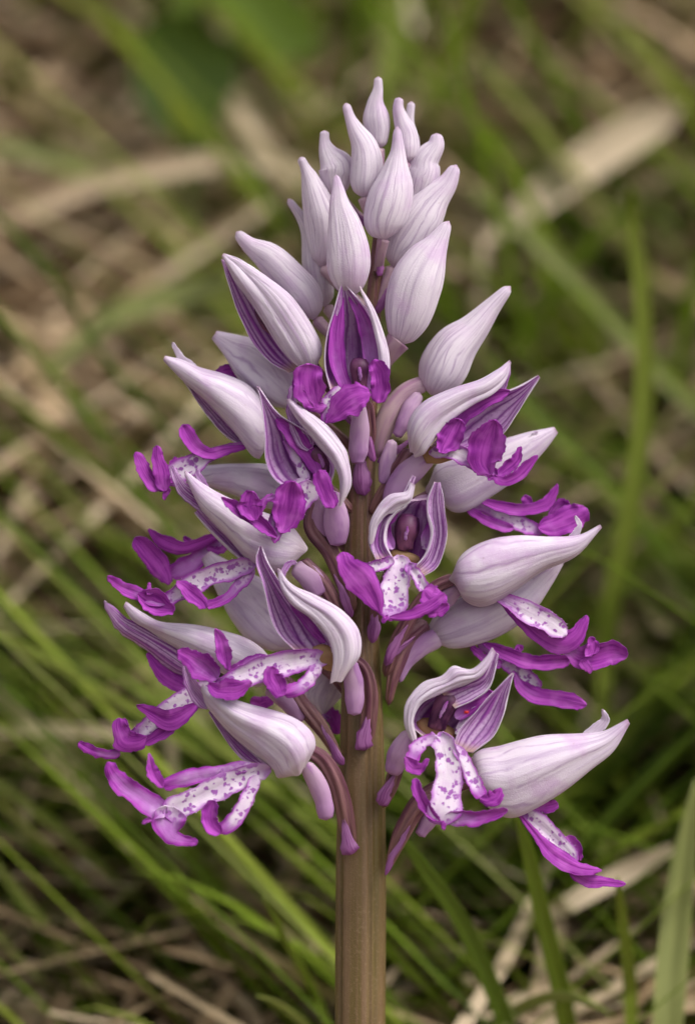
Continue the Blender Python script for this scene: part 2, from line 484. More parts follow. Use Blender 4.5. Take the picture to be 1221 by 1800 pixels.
# ------------------------------------------------------------------ the orchid
base_pt = np.array([W((632, 900, 0))[0], 0.0, float(ground_z(W((632, 900, 0))[0], 0.0))])
orchid = empty('orchid_plant', base_pt)
tag(orchid, 'single upright orchid spike of pale lilac buds and purple helmeted flowers on a brown stem', 'orchid')

py_ground = CY - (base_pt[2] - .006) / S
g = Geo()
stem_pts = [(630, py_ground, 0, 50), (631, 2150, 0, 47), (632, 1800, 0, 45), (633, 1550, 0, 44.5), (634, 1400, 0, 42), (635, 1250, 0, 37), (633, 1100, 0, 32), (632, 950, 0, 27), (634, 850, 0, 25),
            (640, 750, 0, 22), (648, 650, 0, 18), (655, 550, 0, 15), (662, 450, 0, 11), (668, 380, 0, 9), (668, 320, 0, 7), (664, 255, 0, 4)]
pod(g, stem_pts, 1.0, 110, 96, .0, 9, .12, 0., 0, .012, 2.1, prof=True)
STEM = cr(stem_pts, 300)
link('stem', g, [M_STEM], orchid, base_pt)

def stem_at(y):
    i = np.argmin(np.abs(STEM[:, 1] - y)); return STEM[i]

def sub(name, geo, mats, parent, org): return link(name, geo, mats, parent, org)

def bract(parent, org, spine, d):
    (x0, y0, h0), (x1, y1, h1), (x2, y2, h2) = spine
    g = Geo(); ribbon(g, [(x0, y0, h0 * .9, 1.), (x1, y1, h1 * .85, 1.), (x2, y2, h2 * .8, 1.), (x2 * 1.7 - x1 * .7, y2 * 1.7 - y1 * .7, 1., 1.)], .45, 14, 9, 2., d, 0., root=.03)
    sub('bract', g, [M_BRACT], parent, org)

def bud(spine, ov=None, ratio=.85, k=3, out=None, bractd=None):
    jit = rng.normal(0, 1.6, (len(spine), 2))
    spine = [spine[0]] + [(x + j[0], y + j[1] * .6, d, h * rng.uniform(.93, 1.06)) for (x, y, d, h), j in zip(spine[1:], jit[1:])]
    g = Geo(); pod(g, spine, ratio, 36, 36, .15, k, .10)
    org = W(spine[0][:3])
    o = link('bud', g, [M_BUD], orchid, org); o.location = org - base_pt
    x, y, d, hw = spine[0]
    if ov is None:
        drop = 58 if y < 430 else 75
        s = stem_at(y + drop)
        side = np.sign(x - s[0])
        ov = [(s[0] + side * s[3] * .4, y + drop, d * .25, s[3] * .5 + 2), (s[0] + (x - s[0]) * .55, y + drop * .55, d * .6, 9), (x, y - 4, d, 11)]
    g = Geo(); pod(g, ov, .9, 18, 16, .12, 5, .5)
    sub('ovary', g, [M_PINK], o, org)
    b = ov[0]
    bract(o, org, [(b[0], b[1] + 6, 6), (b[0] + (x - b[0]) * .3, b[1] - 10, 8), (b[0] + (x - b[0]) * .55, b[1] - 28, 5)], b[2] + b[3] + 5)
    return o

bud([(664, 262, -10, 14), (663, 232, -10, 24), (662, 205, -10, 24), (664, 180, -8, 15), (666, 158, -6, 9), (667, 136, -6, 7)])
bud([(638, 348, 20, 12), (641, 322, 22, 26), (641, 288, 24, 28), (637, 255, 24, 22), (625, 228, 22, 14), (614, 205, 20, 9), (606, 182, 18, 7)])
bud([(716, 285, 5, 14), (714, 258, 5, 20), (712, 235, 5, 19), (706, 210, 5, 13), (702, 190, 6, 9), (700, 170, 6, 7)])
bud([(722, 290, -35, 14), (722, 250, -35, 15), (720, 215, -35, 9), (719, 178, -35, 7)])
bud([(592, 345, -15, 14), (590, 315, -12, 26), (588, 292, -10, 29), (579, 268, -8, 18), (573, 250, -8, 10), (570, 230, -8, 7)])
bud([(722, 362, 0, 14), (732, 335, 0, 26), (744, 305, 2, 29), (754, 278, 3, 24), (764, 256, 4, 15), (770, 235, 4, 8)])
bud([(674, 422, 60, 14), (674, 395, 62, 33), (681, 360, 64, 39), (692, 325, 64, 33), (699, 292, 62, 21), (700, 262, 60, 12), (699, 220, 58, 7)])
bud([(565, 470, 0, 12), (570, 430, 0, 26), (566, 385, 2, 30), (555, 345, 4, 24), (543, 312, 4, 14), (536, 294, 4, 9), (528, 276, 4, 7)])
bud([(617, 522, 75, 16), (614, 480, 78, 34), (612, 440, 80, 36), (606, 395, 80, 28), (600, 360, 78, 18), (595, 332, 76, 10), (590, 306, 74, 5)])
bud([(690, 470, 10, 14), (712, 425, 12, 35), (742, 385, 14, 38), (766, 350, 14, 29), (784, 322, 14, 19), (801, 290, 14, 8)])
bud([(572, 540, -30, 14), (562, 490, -30, 26), (554, 440, -30, 22), (540, 405, -28, 13), (525, 378, -26, 9), (507, 352, -26, 6)])
bud([(700, 606, 55, 16), (712, 560, 58, 41), (730, 505, 60, 48), (748, 460, 60, 37), (768, 425, 60, 21), (789, 388, 58, 7)], ov=[(664, 672, 18, 12), (674, 640, 30, 14), (690, 612, 45, 20), (702, 596, 54, 22)])
bud([(552, 562, 10, 14), (535, 520, 10, 30), (500, 480, 10, 33), (470, 452, 10, 25), (440, 430, 10, 15), (414, 406, 10, 8)])
bud([(756, 694, 20, 18), (774, 655, 22, 42), (800, 612, 24, 41), (830, 578, 24, 28), (865, 538, 24, 16), (896, 502, 24, 7)],
    ov=[(664, 806, 12, 10), (668, 770, 14, 15), (685, 725, 16, 18), (712, 690, 18, 16), (752, 672, 20, 14)])

class Flower:
    def __init__(s, x, y, d):
        s.org = W((x, y, d)); s.o = empty('flower', s.org - base_pt, orchid); s.lipg = Geo()
    def hood(s, A, B, r, d, phi=(-130, 200), name='dorsal_sepal', thick=4., wv=1.9):
        g = Geo(); shell(g, A, B, r, phi, 40, 64, thick, d, wv=wv, taper=.10, creases=11); sub(name, g, [M_OUT, M_IN], s.o, s.org)
    def bell(s, spine, ratio=.75, phi=(-140, 205), name='dorsal_sepal'):
        C = np.asarray(spine, float); p = perp(cr(spine, len(spine))[:, :3])
        up = np.where((p[:, 1] < 0), 1, -1)[:, None] * p
        A = C[:, :3] + up * C[:, 3:4]; B = C[:, :3] - up * C[:, 3:4]
        g = Geo(); shell(g, [tuple(q) for q in A], [tuple(q) for q in B], list(C[:, 3] * ratio), phi, 40, 64, 4., taper=.12, creases=11); sub(name, g, [M_OUT, M_IN], s.o, s.org)
    def cup(s, A, B, r, d, name='lateral_sepal', notch=0.):
        g = Geo(); shell(g, A, B, r, (180, 360), 32, 22, 4., d, notch=notch, base=2.); sub(name, g, [M_OUT, M_IN], s.o, s.org)
    def face(s, A, B, r, d, name='lateral_sepal'):
        g = Geo(); shell(g, A, B, r, (0, 180), 40, 40, 4., d, wv=1.6); sub(name, g, [M_OUT, M_IN], s.o, s.org)
    def tip(s, pts, d, inner=True, name='sepal_tip', bulge=-.4):
        g = Geo(); ribbon(g, [(x, y, h, 1.) for x, y, h in pts], bulge, 18, 9, 4., d, 0., m_out=0 if inner else 1, m_in=1 if inner else 0)
        sub(name, g, [M_IN, M_OUT], s.o, s.org)
    def petal(s, pts, d):
        g = Geo(); ribbon(g, pts, -.3, 16, 8, 4., d, .2); sub('petal', g, [M_LIP], s.o, s.org)
    def limb(s, pts, d, **k):
        pale = np.mean([q[3] for q in pts]) < .42
        ribbon(s.lipg, pts, dd=d, hairs=int(4 * sum(q[2] for q in pts)) if pale else 0, **k)
    def spur(s, sp, name='spur'):
        g = Geo(); pod(g, [(x, y, d, h * (.94 if i else .75)) for i, (x, y, d, h) in enumerate(sp)], .75, 24, 22, .14, 2, .06, wv=.05); sub(name, g, [M_SPUR], s.o, s.org)
    def ovary(s, sp):
        g = Geo(); pod(g, [(x, y, d, h * .86) for x, y, d, h in sp], .9, 34, 36, .36, 6, .6); sub('ovary', g, [M_OVARY], s.o, s.org)
    def column(s, sp):
        g = Geo(); pod(g, sp, .8, 18, 16, .12, 3); 
        c = sp[-2]
        sub('column', g, [M_COL], s.o, s.org)
        g = Geo(); (x0, y0, d0, h0), (x1, y1, d1, h1) = sp[1], sp[-2]
        ribbon(g, [(x0, y0, 2.4, .5), ((x0 + x1) / 2, (y0 + y1) / 2, 3, .5), (x1, y1, 2, .8)], .4, 10, 5, 3., [d0 + h0 * .8 + 1, (d0 + d1) / 2 + (h0 + h1) * .4 + 2, d1 + h1 * .8 + 1], 0.)
        sub('column_ridge', g, [M_LIP], s.o, s.org)
    def throat(s, sp):
        g = Geo(); pod(g, sp, .6, 16, 16, .1, 3); sub('throat', g, [M_THROAT], s.o, s.org)
    def bract(s, sp, d): bract(s.o, s.org, sp, d)
    def done(s):
        if s.lipg.n: sub('lip', s.lipg, [M_LIP], s.o, s.org)

# half-open flower above the upper left whorl
f = Flower(548, 650, 40)
f.hood([(560, 640), (560, 600), (520, 535), (478, 495), (430, 462), (393, 446)], [(530, 655), (498, 618), (470, 575), (442, 525), (413, 480), (391, 449)], [12, 32, 32, 24, 12, 3], 52, (-20, 190))
f.cup([(508, 655), (465, 630), (425, 570), (403, 505), (388, 455)], [(530, 645), (508, 605), (472, 550), (432, 497), (394, 458)], [12, 26, 26, 14, 3], 42)
f.column([(485, 590, 32, 6), (470, 572, 32, 10), (458, 552, 32, 10), (450, 538, 32, 5)])
f.ovary([(640, 740, 15, 9), (600, 700, 25, 12), (562, 662, 34, 13), (548, 640, 40, 11)])
f.bract([(628, 752, 8), (612, 730, 10), (600, 705, 5)], 32)
f.done()

# pale flower behind it
f = Flower(515, 705, -30)
f.bell([(520, 712, -30, 20), (485, 670, -30, 46), (445, 635, -30, 40), (408, 610, -28, 22), (377, 589, -26, 7)])
f.limb([(430, 665, 8, 1.), (405, 652, 11, 1.), (388, 655, 9, 1.), (376, 664, 5, 1.)], -36)
f.ovary([(625, 790, -18, 9), (585, 760, -24, 12), (540, 725, -28, 13), (515, 705, -30, 11)])
f.done()

# F1: front flower at the top
f = Flower(625, 700, 80)
f.cup([(582, 692), (571, 640), (576, 585), (590, 538), (600, 498)], [(668, 690), (674, 640), (667, 590), (645, 545), (606, 499)], [22, 42, 36, 20, 3], 95)
f.face([(634, 510), (646, 545), (655, 585), (662, 622), (664, 668)], [(637, 513), (656, 545), (673, 590), (683, 630), (682, 675)], [2, 7, 10, 10, 6], 98)
f.petal([(612, 690, 12, .8), (594, 640, 14, .85), (592, 590, 13, .9), (598, 545, 8, .95), (601, 512, 3, 1.)], 84)
f.petal([(650, 685, 10, .5), (652, 635, 13, .55), (644, 585, 13, .7), (630, 545, 9, .8), (612, 515, 3, 1.)], 84)
f.column([(634, 690, 78, 10), (633, 668, 82, 13), (632, 645, 86, 17), (633, 628, 84, 10)])
f.limb([(606, 688, 14, .1), (588, 702, 17, .12), (575, 726, 12, .4), (567, 747, 3, .9)], 112)
f.limb([(575, 715, 6, .7), (556, 714, 12, 1.), (545, 692, 25, 1.), (542, 665, 28, 1.), (542, 640, 18, 1.)], [116, 122, 130, 134, 136])
f.limb([(518, 664, 4, 1.), (527, 692, 9, 1.), (552, 716, 6, 1.)], 124)
f.limb([(573, 744, 4, 1.), (588, 727, 17, 1.), (608, 708, 26, .95), (632, 694, 24, 1.), (650, 692, 9, 1.)], [118, 124, 130, 134, 136])
f.limb([(656, 630, 8, 1.), (663, 650, 17, 1.), (668, 677, 17, 1.), (664, 708, 12, 1.)], 128)
f.spur([(633, 705, 84, 12), (632, 755, 72, 18), (629, 795, 64, 19), (628, 816, 62, 12)])
f.ovary([(646, 800, 25, 8), (650, 760, 40, 11), (646, 720, 62, 12), (634, 700, 78, 11)])
f.bract([(655, 812, 6), (652, 790, 9), (648, 760, 5)], 42)
f.done()

# F2: left, seen from the side
f = Flower(465, 780, 15)
f.hood([(478, 735), (440, 680), (395, 660), (352, 650), (320, 637), (290, 627)], [(466, 806), (444, 799), (412, 757), (370, 710), (325, 672), (288, 633)], [18, 40, 42, 32, 16, 4], 20)
f.tip([(345, 655, 12), (322, 634, 8), (309, 615, 5), (303, 603, 2)], 6, False)
f.cup([(455, 795), (415, 757), (375, 714), (327, 672)], [(430, 783), (400, 770), (366, 733), (322, 668)], [8, 14, 12, 3], 16)
f.limb([(440, 782, 6, .6), (405, 786, 9, .3), (372, 800, 12, .2), (340, 815, 18, .1), (312, 832, 22, .2), (294, 852, 15, .7)], [24, 28, 30, 30, 32, 34])
f.limb([(436, 785, 4, .9), (400, 791, 8, 1.), (370, 797, 10, 1.), (346, 785, 13, 1.), (331, 763, 13, 1.), (322, 746, 8, 1.)], [30, 34, 38, 40, 42, 42])
f.limb([(292, 860, 8, .9), (270, 850, 12, 1.), (254, 825, 12, 1.), (239, 796, 7, 1.)], 40)
f.limb([(290, 864, 10, 1.), (285, 835, 15, 1.), (279, 808, 12, 1.), (275, 785, 6, 1.)], 46)
f.limb([(296, 858, 6, .9), (291, 868, 5, 1.), (290, 879, 2, 1.)], 44)
f.limb([(300, 850, 9, .9), (303, 825, 8, 1.), (309, 803, 4, 1.)], 36)
f.ovary([(618, 900, 20, 10), (575, 860, 20, 14), (520, 815, 18, 14), (468, 780, 16, 12)])
f.spur([(470, 790, 10, 14), (500, 820, 8, 17), (520, 850, 8, 10)])
f.done()

# pale hood behind F2 with its own lip low on the left
f = Flower(500, 875, -40)
f.bell([(515, 880, -40, 25), (470, 856, -40, 38), (415, 842, -40, 28), (370, 838, -40, 20), (318, 836, -42, 8)])
f.limb([(430, 930, 6, .6), (395, 950, 10, .4), (360, 975, 16, .5), (325, 997, 19, .6), (300, 1012, 14, .8)], -34)
f.limb([(395, 934, 5, .9), (355, 955, 9, 1.), (320, 964, 12, 1.), (290, 955, 13, 1.), (272, 940, 8, 1.), (262, 930, 3, 1.)], -24)
f.limb([(297, 1028, 4, 1.), (290, 1012, 14, 1.), (275, 988, 20, 1.), (254, 963, 17, 1.), (237, 945, 9, 1.)], -20)
f.limb([(405, 948, 5, .9), (388, 967, 6, .8), (362, 964, 5, .9)], -30)
f.limb([(345, 962, 6, 1.), (330, 950, 6, 1.), (324, 944, 3, 1.)], -34)
f.spur([(370, 975, -40, 9), (378, 985, -42, 12), (384, 998, -44, 7)])
f.ovary([(622, 980, -12, 10), (590, 940, -25, 13), (550, 905, -34, 14), (510, 878, -40, 12)])
f.done()

# F3: front left
f = Flower(570, 850, 85)
f.cup([(515, 862), (484, 842), (468, 807), (466, 765), (460, 710), (453, 680)], [(580, 856), (590, 818), (566, 786), (540, 758), (490, 728), (456, 682)], [15, 38, 40, 30, 12, 3], 112)
f.tip([(545, 790, 18), (522, 745, 14), (512, 712, 8), (514, 678, 3)], 104)
f.face([(597, 883), (596, 837), (582, 810), (560, 784), (537, 757), (517, 731), (506, 702)], [(601, 882), (618, 850), (613, 806), (598, 777), (571, 747), (540, 723), (511, 701)], [5, 14, 17, 17, 15, 11, 3], 118)
f.petal([(562, 835, 10, .85), (542, 800, 16, .95), (520, 770, 16, .95), (500, 748, 12, 1.), (484, 738, 4, 1.)], 103)
f.petal([(515, 850, 5, .3), (535, 838, 9, .25), (520, 805, 8, .3), (500, 775, 4, .6)], 96)
f.column([(572, 845, 84, 10), (568, 820, 92, 11), (560, 797, 96, 15), (556, 780, 92, 9)])
f.limb([(556, 852, 14, .2), (538, 866, 20, .05), (515, 890, 22, .1), (490, 915, 17, .2), (485, 938, 11, .45), (483, 955, 2, 1.)], [116, 126, 132, 138, 140, 140])
f.limb([(560, 858, 6, .6), (559, 826, 9, 1.), (564, 840, 14, 1.), (573, 862, 16, 1.), (581, 882, 14, 1.), (584, 893, 8, 1.)][1:], 142)
f.limb([(494, 938, 5, 1.), (501, 920, 20, 1.), (507, 895, 30, 1.), (510, 870, 28, 1.), (516, 847, 12, 1.)], [142, 146, 152, 156, 158], curl=-.15)
f.limb([(487, 944, 6, 1.), (462, 923, 11, 1.), (435, 906, 12, 1.), (410, 889, 10, 1.), (390, 874, 3, 1.)], [142, 148, 152, 154, 154])
f.limb([(449, 914, 8, 1.), (443, 896, 20, 1.), (440, 880, 19, 1.), (445, 864, 8, 1.)], 160)
f.limb([(484, 872, 6, .6), (470, 877, 6, .7), (461, 892, 5, .8), (456, 908, 4, 1.)], 150)
f.spur([(586, 862, 96, 13), (590, 900, 82, 23), (592, 935, 72, 22), (594, 960, 68, 13)])
f.spur([(560, 872, 76, 12), (562, 910, 62, 18), (572, 945, 52, 12)])
f.ovary([(622, 1075, 38, 9), (606, 1030, 44, 15), (580, 970, 50, 17), (548, 925, 56, 15), (556, 880, 72, 12)])
f.bract([(618, 1085, 6), (608, 1060, 10), (596, 1030, 5)], 58)
f.done()

# F4: right
f = Flower(725, 785, 60)
f.throat([(742, 800, 70, 14), (770, 798, 80, 16), (795, 796, 88, 12), (812, 800, 92, 6)])
f.hood([(716, 775), (721, 736), (748, 706), (798, 684), (845, 670), (878, 650), (895, 634)], [(739, 809), (757, 784), (785, 748), (830, 713), (866, 693), (888, 669), (896, 637)], [14, 30, 32, 26, 18, 9, 3], 92, (-30, 190))
f.cup([(758, 785), (795, 735), (845, 700), (900, 684), (946, 661)], [(800, 797), (850, 788), (886, 762), (915, 716), (948, 664)], [14, 30, 28, 16, 3], 86)
f.tip([(860, 702, 12), (882, 675, 9), (895, 636, 2)], 80)
f.petal([(790, 770, 12, .5), (812, 728, 15, .95), (845, 707, 15, .95), (872, 695, 12, 1.), (894, 687, 3, 1.)], 90)
f.limb([(752, 796, 10, .4), (790, 792, 14, .05), (822, 806, 15, .2), (850, 824, 12, .5), (878, 843, 7, .9)], [90, 104, 112, 120, 124])
f.limb([(776, 797, 8, 1.), (783, 780, 19, 1.), (796, 758, 20, 1.), (809, 739, 10, 1.)], 122)
f.limb([(862, 836, 8, 1.), (850, 815, 25, 1.), (854, 788, 34, .95), (863, 763, 27, 1.), (871, 737, 11, 1.)], [124, 130, 136, 140, 142])
f.limb([(868, 838, 7, 1.), (886, 846, 9, 1.), (907, 838, 10, 1.), (926, 820, 10, 1.), (943, 801, 4, 1.)], 132)
f.limb([(874, 837, 7, .9), (893, 821, 11, 1.), (908, 805, 9, 1.), (915, 784, 3, 1.)], 126)
f.limb([(858, 838, 6, .9), (872, 840, 4, 1.)], 132)
f.spur([(760, 800, 62, 15), (728, 822, 56, 22), (699, 853, 50, 20), (680, 888, 46, 11)])
f.ovary([(652, 905, 22, 9), (672, 870, 30, 13), (700, 825, 40, 15), (722, 790, 56, 14)])
f.spur([(738, 690, 30, 12), (722, 715, 32, 17), (708, 745, 34, 16), (696, 768, 34, 9)])
f.spur([(690, 772, 36, 12), (683, 803, 38, 14), (676, 835, 38, 12), (670, 850, 38, 6)])
f.bract([(640, 870, 12), (636, 845, 18), (634, 815, 12)], 30)
f.done()

# F5: right, behind F4
f = Flower(765, 865, -20)
f.bell([(758, 865, -20, 25), (795, 856, -20, 47), (845, 833, -20, 42), (890, 808, -20, 36), (930, 785, -20, 25), (955, 770, -20, 15), (976, 756, -20, 5)])
f.tip([(915, 792, 10), (935, 770, 7), (943, 758, 3)], -6, False)
f.limb([(815, 882, 8, .5), (850, 893, 10, .4), (885, 907, 12, .3), (922, 923, 14, .2), (955, 938, 12, .7)], -24)
f.limb([(838, 878, 4, .9), (880, 890, 9, 1.), (920, 895, 11, 1.), (955, 888, 11, 1.), (971, 870, 8, 1.), (978, 851, 3, 1.)], -14)
f.limb([(930, 893, 6, 1.), (925, 880, 9, 1.), (918, 873, 5, 1.)], -22)
f.limb([(815, 890, 6, .9), (850, 911, 8, .9), (885, 926, 9, .8), (902, 926, 5, .9)], -20)
f.limb([(945, 928, 12, .9), (975, 922, 22, .9), (1000, 912, 26, 1.), (1020, 903, 20, 1.), (1031, 895, 9, 1.)], -16)
f.limb([(965, 910, 10, 1.), (985, 893, 14, .9), (1000, 888, 8, 1.)], -26)
f.ovary([(655, 985, 6, 9), (680, 940, -4, 13), (720, 895, -12, 14), (760, 868, -20, 12)])
f.spur([(770, 880, -14, 13), (740, 885, -12, 16), (712, 905, -12, 10)])
f.done()

# F6: large pale hood on the left
f = Flower(525, 965, 60)
f.hood([(534, 945), (485, 912), (432, 893), (388, 873), (352, 850), (325, 829)], [(526, 992), (482, 1005), (438, 984), (398, 940), (354, 893), (327, 838)], [18, 42, 46, 34, 18, 4], 72)
f.tip([(400, 915, 20), (355, 885, 15), (322, 858, 12), (301, 819, 4)], 58)
f.tip([(365, 862, 6), (350, 838, 6), (346, 824, 2)], 50)
f.cup([(448, 992), (400, 944), (352, 892)], [(436, 995), (390, 952), (344, 900)], [4, 8, 3], 66)
f.limb([(450, 990, 14, .55), (412, 1000, 18, .2), (372, 1012, 18, .05), (335, 1030, 18, .05), (305, 1048, 15, .2), (285, 1062, 10, .6)], [78, 84, 88, 90, 92, 92])
f.limb([(440, 996, 10, .3), (426, 1025, 10, .3), (398, 1050, 8, .7), (360, 1066, 8, 1.)], [82, 88, 94, 98])
f.limb([(362, 1068, 9, 1.), (346, 1051, 13, 1.), (328, 1035, 13, 1.), (310, 1021, 4, 1.)], 104)
f.limb([(290, 1060, 13, .6), (252, 1047, 12, .65), (226, 1036, 12, .85), (205, 1025, 10, 1.), (189, 1012, 4, 1.)], 96)
f.limb([(243, 1044, 6, 1.), (262, 1054, 21, 1.), (280, 1063, 20, 1.), (297, 1067, 12, 1.), (307, 1068, 4, 1.)], 104, wv=.12)
f.limb([(262, 1046, 6, 1.), (264, 1024, 2, 1.)], 104)
f.ovary([(622, 1135, 34, 9), (603, 1090, 42, 14), (570, 1030, 50, 16), (528, 985, 58, 14)])
f.spur([(515, 995, 62, 16), (545, 1015, 56, 22), (563, 1048, 52, 14)])
f.bract([(618, 1145, 6), (606, 1120, 10), (590, 1085, 5)], 56)
f.done()

# pale hood behind F8
f = Flower(500, 1130, -30)
f.bell([(515, 1135, -30, 20), (478, 1102, -30, 42), (445, 1066, -30, 46), (408, 1030, -30, 32), (362, 976, -30, 9)])
f.limb([(480, 1125, 8, .9), (505, 1138, 10, 1.), (540, 1140, 8, 1.)], -26)
f.ovary([(618, 1230, -12, 9), (590, 1190, -20, 13), (550, 1155, -26, 14), (512, 1132, -30, 12)])
f.done()

# F7: centre, facing the viewer
f = Flower(705, 975, 80)
f.throat([(684, 974, 84, 8), (700, 977, 86, 11), (722, 982, 86, 10), (738, 986, 84, 6)])
f.cup([(690, 988), (655, 972), (649, 938), (666, 905), (690, 888), (716, 880)], [(738, 1010), (766, 990), (779, 948), (776, 905), (768, 884), (756, 876)], [20, 48, 54, 46, 34, 16], 112)
f.cup([(662, 988), (650, 960), (654, 925), (674, 896), (704, 876), (726, 836)], [(692, 986), (676, 958), (678, 926), (694, 903), (716, 886), (731, 839)], [6, 10, 10, 10, 7, 2], 124)
f.cup([(724, 1000), (746, 975), (756, 940), (750, 905), (752, 876), (765, 848)], [(744, 1013), (770, 993), (784, 946), (782, 903), (778, 873), (773, 848)], [6, 12, 12, 10, 7, 2], 124)
f.face([(650, 950), (652, 922), (664, 897), (686, 873), (714, 866), (722, 848)], [(656, 948), (662, 922), (678, 902), (700, 888), (720, 878), (727, 852)], [2, 5, 7, 8, 6, 2], 124)
f.petal([(690, 965, 9, .4), (672, 930, 14, .8), (685, 900, 14, .9), (710, 885, 6, 1.)], 100)
f.petal([(745, 965, 12, .3), (764, 930, 16, .8), (764, 900, 14, 1.), (752, 880, 8, 1.)], 98)
f.column([(712, 970, 84, 14), (711, 950, 92, 17), (716, 925, 96, 22), (722, 903, 92, 14)])
f.limb([(703, 976, 16, .4), (701, 1000, 22, .12), (694, 1030, 24, .02), (690, 1056, 26, .02), (687, 1078, 22, .4), (684, 1090, 12, .9)], [118, 132, 142, 148, 154, 156], edge=.6)
f.limb([(677, 1082, 6, .9), (673, 1094, 3, 1.)], 158)
f.limb([(692, 984, 9, .4), (668, 994, 10, .2), (645, 1000, 10, .15)], [128, 136, 142])
f.limb([(668, 1079, 4, 1.), (653, 1045, 22, 1.), (633, 1018, 28, .95), (611, 994, 19, 1.), (600, 970, 9, 1.)], [152, 154, 156, 156, 152])
f.limb([(716, 990, 10, .4), (733, 1013, 10, .15), (747, 1037, 10, .1)], [128, 138, 146])
f.limb([(744, 1036, 12, 1.), (755, 1046, 19, 1.), (770, 1051, 14, 1.), (785, 1056, 6, 1.)], 152)
f.limb([(684, 1085, 6, .8), (720, 1081, 9, 1.), (745, 1071, 11, 1.), (765, 1058, 10, 1.), (781, 1044, 4, 1.)], [156, 160, 162, 162, 160])
f.limb([(750, 1076, 7, 1.), (770, 1074, 10, 1.), (788, 1062, 6, 1.)], 156)
f.ovary([(655, 1110, 30, 9), (665, 1060, 45, 13), (685, 1010, 60, 14), (700, 975, 78, 13)])
f.bract([(655, 1130, 8), (656, 1105, 13), (660, 1080, 6)], 44)
f.done()

# F8: left centre
f = Flower(600, 1160, 100)
f.throat([(604, 1168, 118, 16), (580, 1158, 126, 22), (560, 1150, 126, 18), (545, 1146, 124, 8)])
f.cup([(525, 1150), (490, 1115), (473, 1076), (461, 1025), (449, 985), (454, 960)], [(585, 1155), (580, 1128), (552, 1092), (512, 1052), (475, 996), (459, 960)], [15, 32, 34, 26, 14, 3], 138)
f.face([(583, 1197), (586, 1153), (573, 1117), (547, 1086), (514, 1062), (494, 1031), (489, 1000)], [(608, 1188), (633, 1150), (629, 1108), (598, 1073), (556, 1050), (514, 1030), (492, 1003)], [10, 22, 26, 24, 18, 10, 3], 146)
f.tip([(494, 1016, 5), (500, 1001, 5), (508, 991, 5), (521, 989, 2)], 138)
f.petal([(572, 1130, 6, .9), (545, 1100, 8, .8), (520, 1070, 6, .8), (500, 1045, 3, .9)], 130)
f.limb([(582, 1160, 8, .5), (550, 1158, 18, .25), (510, 1164, 20, .05), (470, 1175, 23, .02), (430, 1190, 19, .02), (395, 1201, 15, .3), (378, 1208, 6, .7)], [130, 144, 152, 156, 158, 160, 160])
f.limb([(560, 1168, 10, .3), (546, 1190, 13, .2), (528, 1208, 13, .5), (498, 1218, 11, 1.)], [146, 154, 160, 166])
f.limb([(498, 1223, 8, 1.), (487, 1208, 16, 1.), (479, 1190, 16, 1.), (482, 1172, 9, 1.)], 172)
f.limb([(402, 1179, 4, 1.), (395, 1152, 13, 1.), (388, 1128, 11, 1.), (379, 1106, 3, 1.)], 166)
f.limb([(470, 1155, 5, .8), (440, 1160, 8, .7), (405, 1178, 6, 1.)], 152)
f.limb([(382, 1194, 12, .7), (357, 1173, 23, .75), (336, 1158, 17, .9), (312, 1145, 8, 1.)], [158, 160, 160, 158])
f.limb([(366, 1202, 6, 1.), (385, 1212, 16, 1.), (405, 1212, 19, 1.), (425, 1207, 14, 1.), (442, 1198, 4, 1.)], 170, wv=.1)
f.spur([(616, 1160, 124, 15), (621, 1195, 112, 18), (623, 1230, 104, 18), (622, 1258, 100, 12)])
f.ovary([(640, 1320, 42, 9), (646, 1280, 48, 15), (650, 1225, 56, 16), (641, 1180, 76, 14), (620, 1158, 98, 12)])
f.bract([(641, 1318, 15), (640, 1300, 17), (645, 1270, 8)], 60)
f.done()

# F9: left
f = Flower(475, 1180, 30)
f.hood([(488, 1168), (440, 1128), (390, 1111), (341, 1101), (282, 1096), (250, 1080), (221, 1058)], [(475, 1215), (425, 1195), (366, 1168), (315, 1138), (265, 1107), (236, 1091), (218, 1066)], [18, 38, 40, 30, 18, 9, 3], 42)
f.tip([(350, 1185, 20), (300, 1148, 24), (255, 1121, 19), (222, 1102, 15), (202, 1082, 10), (184, 1056, 3)], 30, bulge=.3, name='lateral_sepal')
f.limb([(335, 1210, 14, 1.), (303, 1194, 18, 1.), (276, 1172, 12, 1.), (258, 1149, 3, 1.)], 24)
f.limb([(380, 1205, 12, .3), (345, 1218, 18, .1), (305, 1240, 18, .03), (270, 1268, 17, .08), (242, 1294, 13, .3), (210, 1318, 8, .8)], [50, 56, 60, 62, 64, 64])
f.limb([(352, 1234, 6, 1.), (320, 1260, 9, .95), (290, 1286, 10, .9), (252, 1308, 8, 1.)], [62, 66, 68, 68])
f.limb([(350, 1237, 4, 1.), (322, 1256, 14, 1.), (297, 1266, 19, 1.), (270, 1255, 13, 1.), (240, 1240, 4, 1.)], [66, 72, 76, 78, 78])
f.limb([(258, 1293, 4, 1.), (240, 1302, 16, 1.), (221, 1301, 21, 1.), (211, 1282, 14, 1.), (209, 1262, 8, 1.)], 76, wv=.1)
f.limb([(218, 1263, 4, 1.), (222, 1280, 7, 1.), (225, 1294, 5, 1.)], 72)
f.limb([(212, 1324, 8, .8), (183, 1326, 9, .7), (158, 1316, 9, .9), (137, 1305, 7, 1.)], 68)
f.ovary([(597, 1335, 30, 8), (568, 1285, 30, 14), (530, 1237, 30, 15), (495, 1190, 30, 13)])
f.spur([(470, 1205, 34, 19), (508, 1232, 30, 20), (532, 1268, 28, 12)])
f.bract([(604, 1345, 8), (590, 1325, 10), (575, 1295, 5)], 46)
f.done()

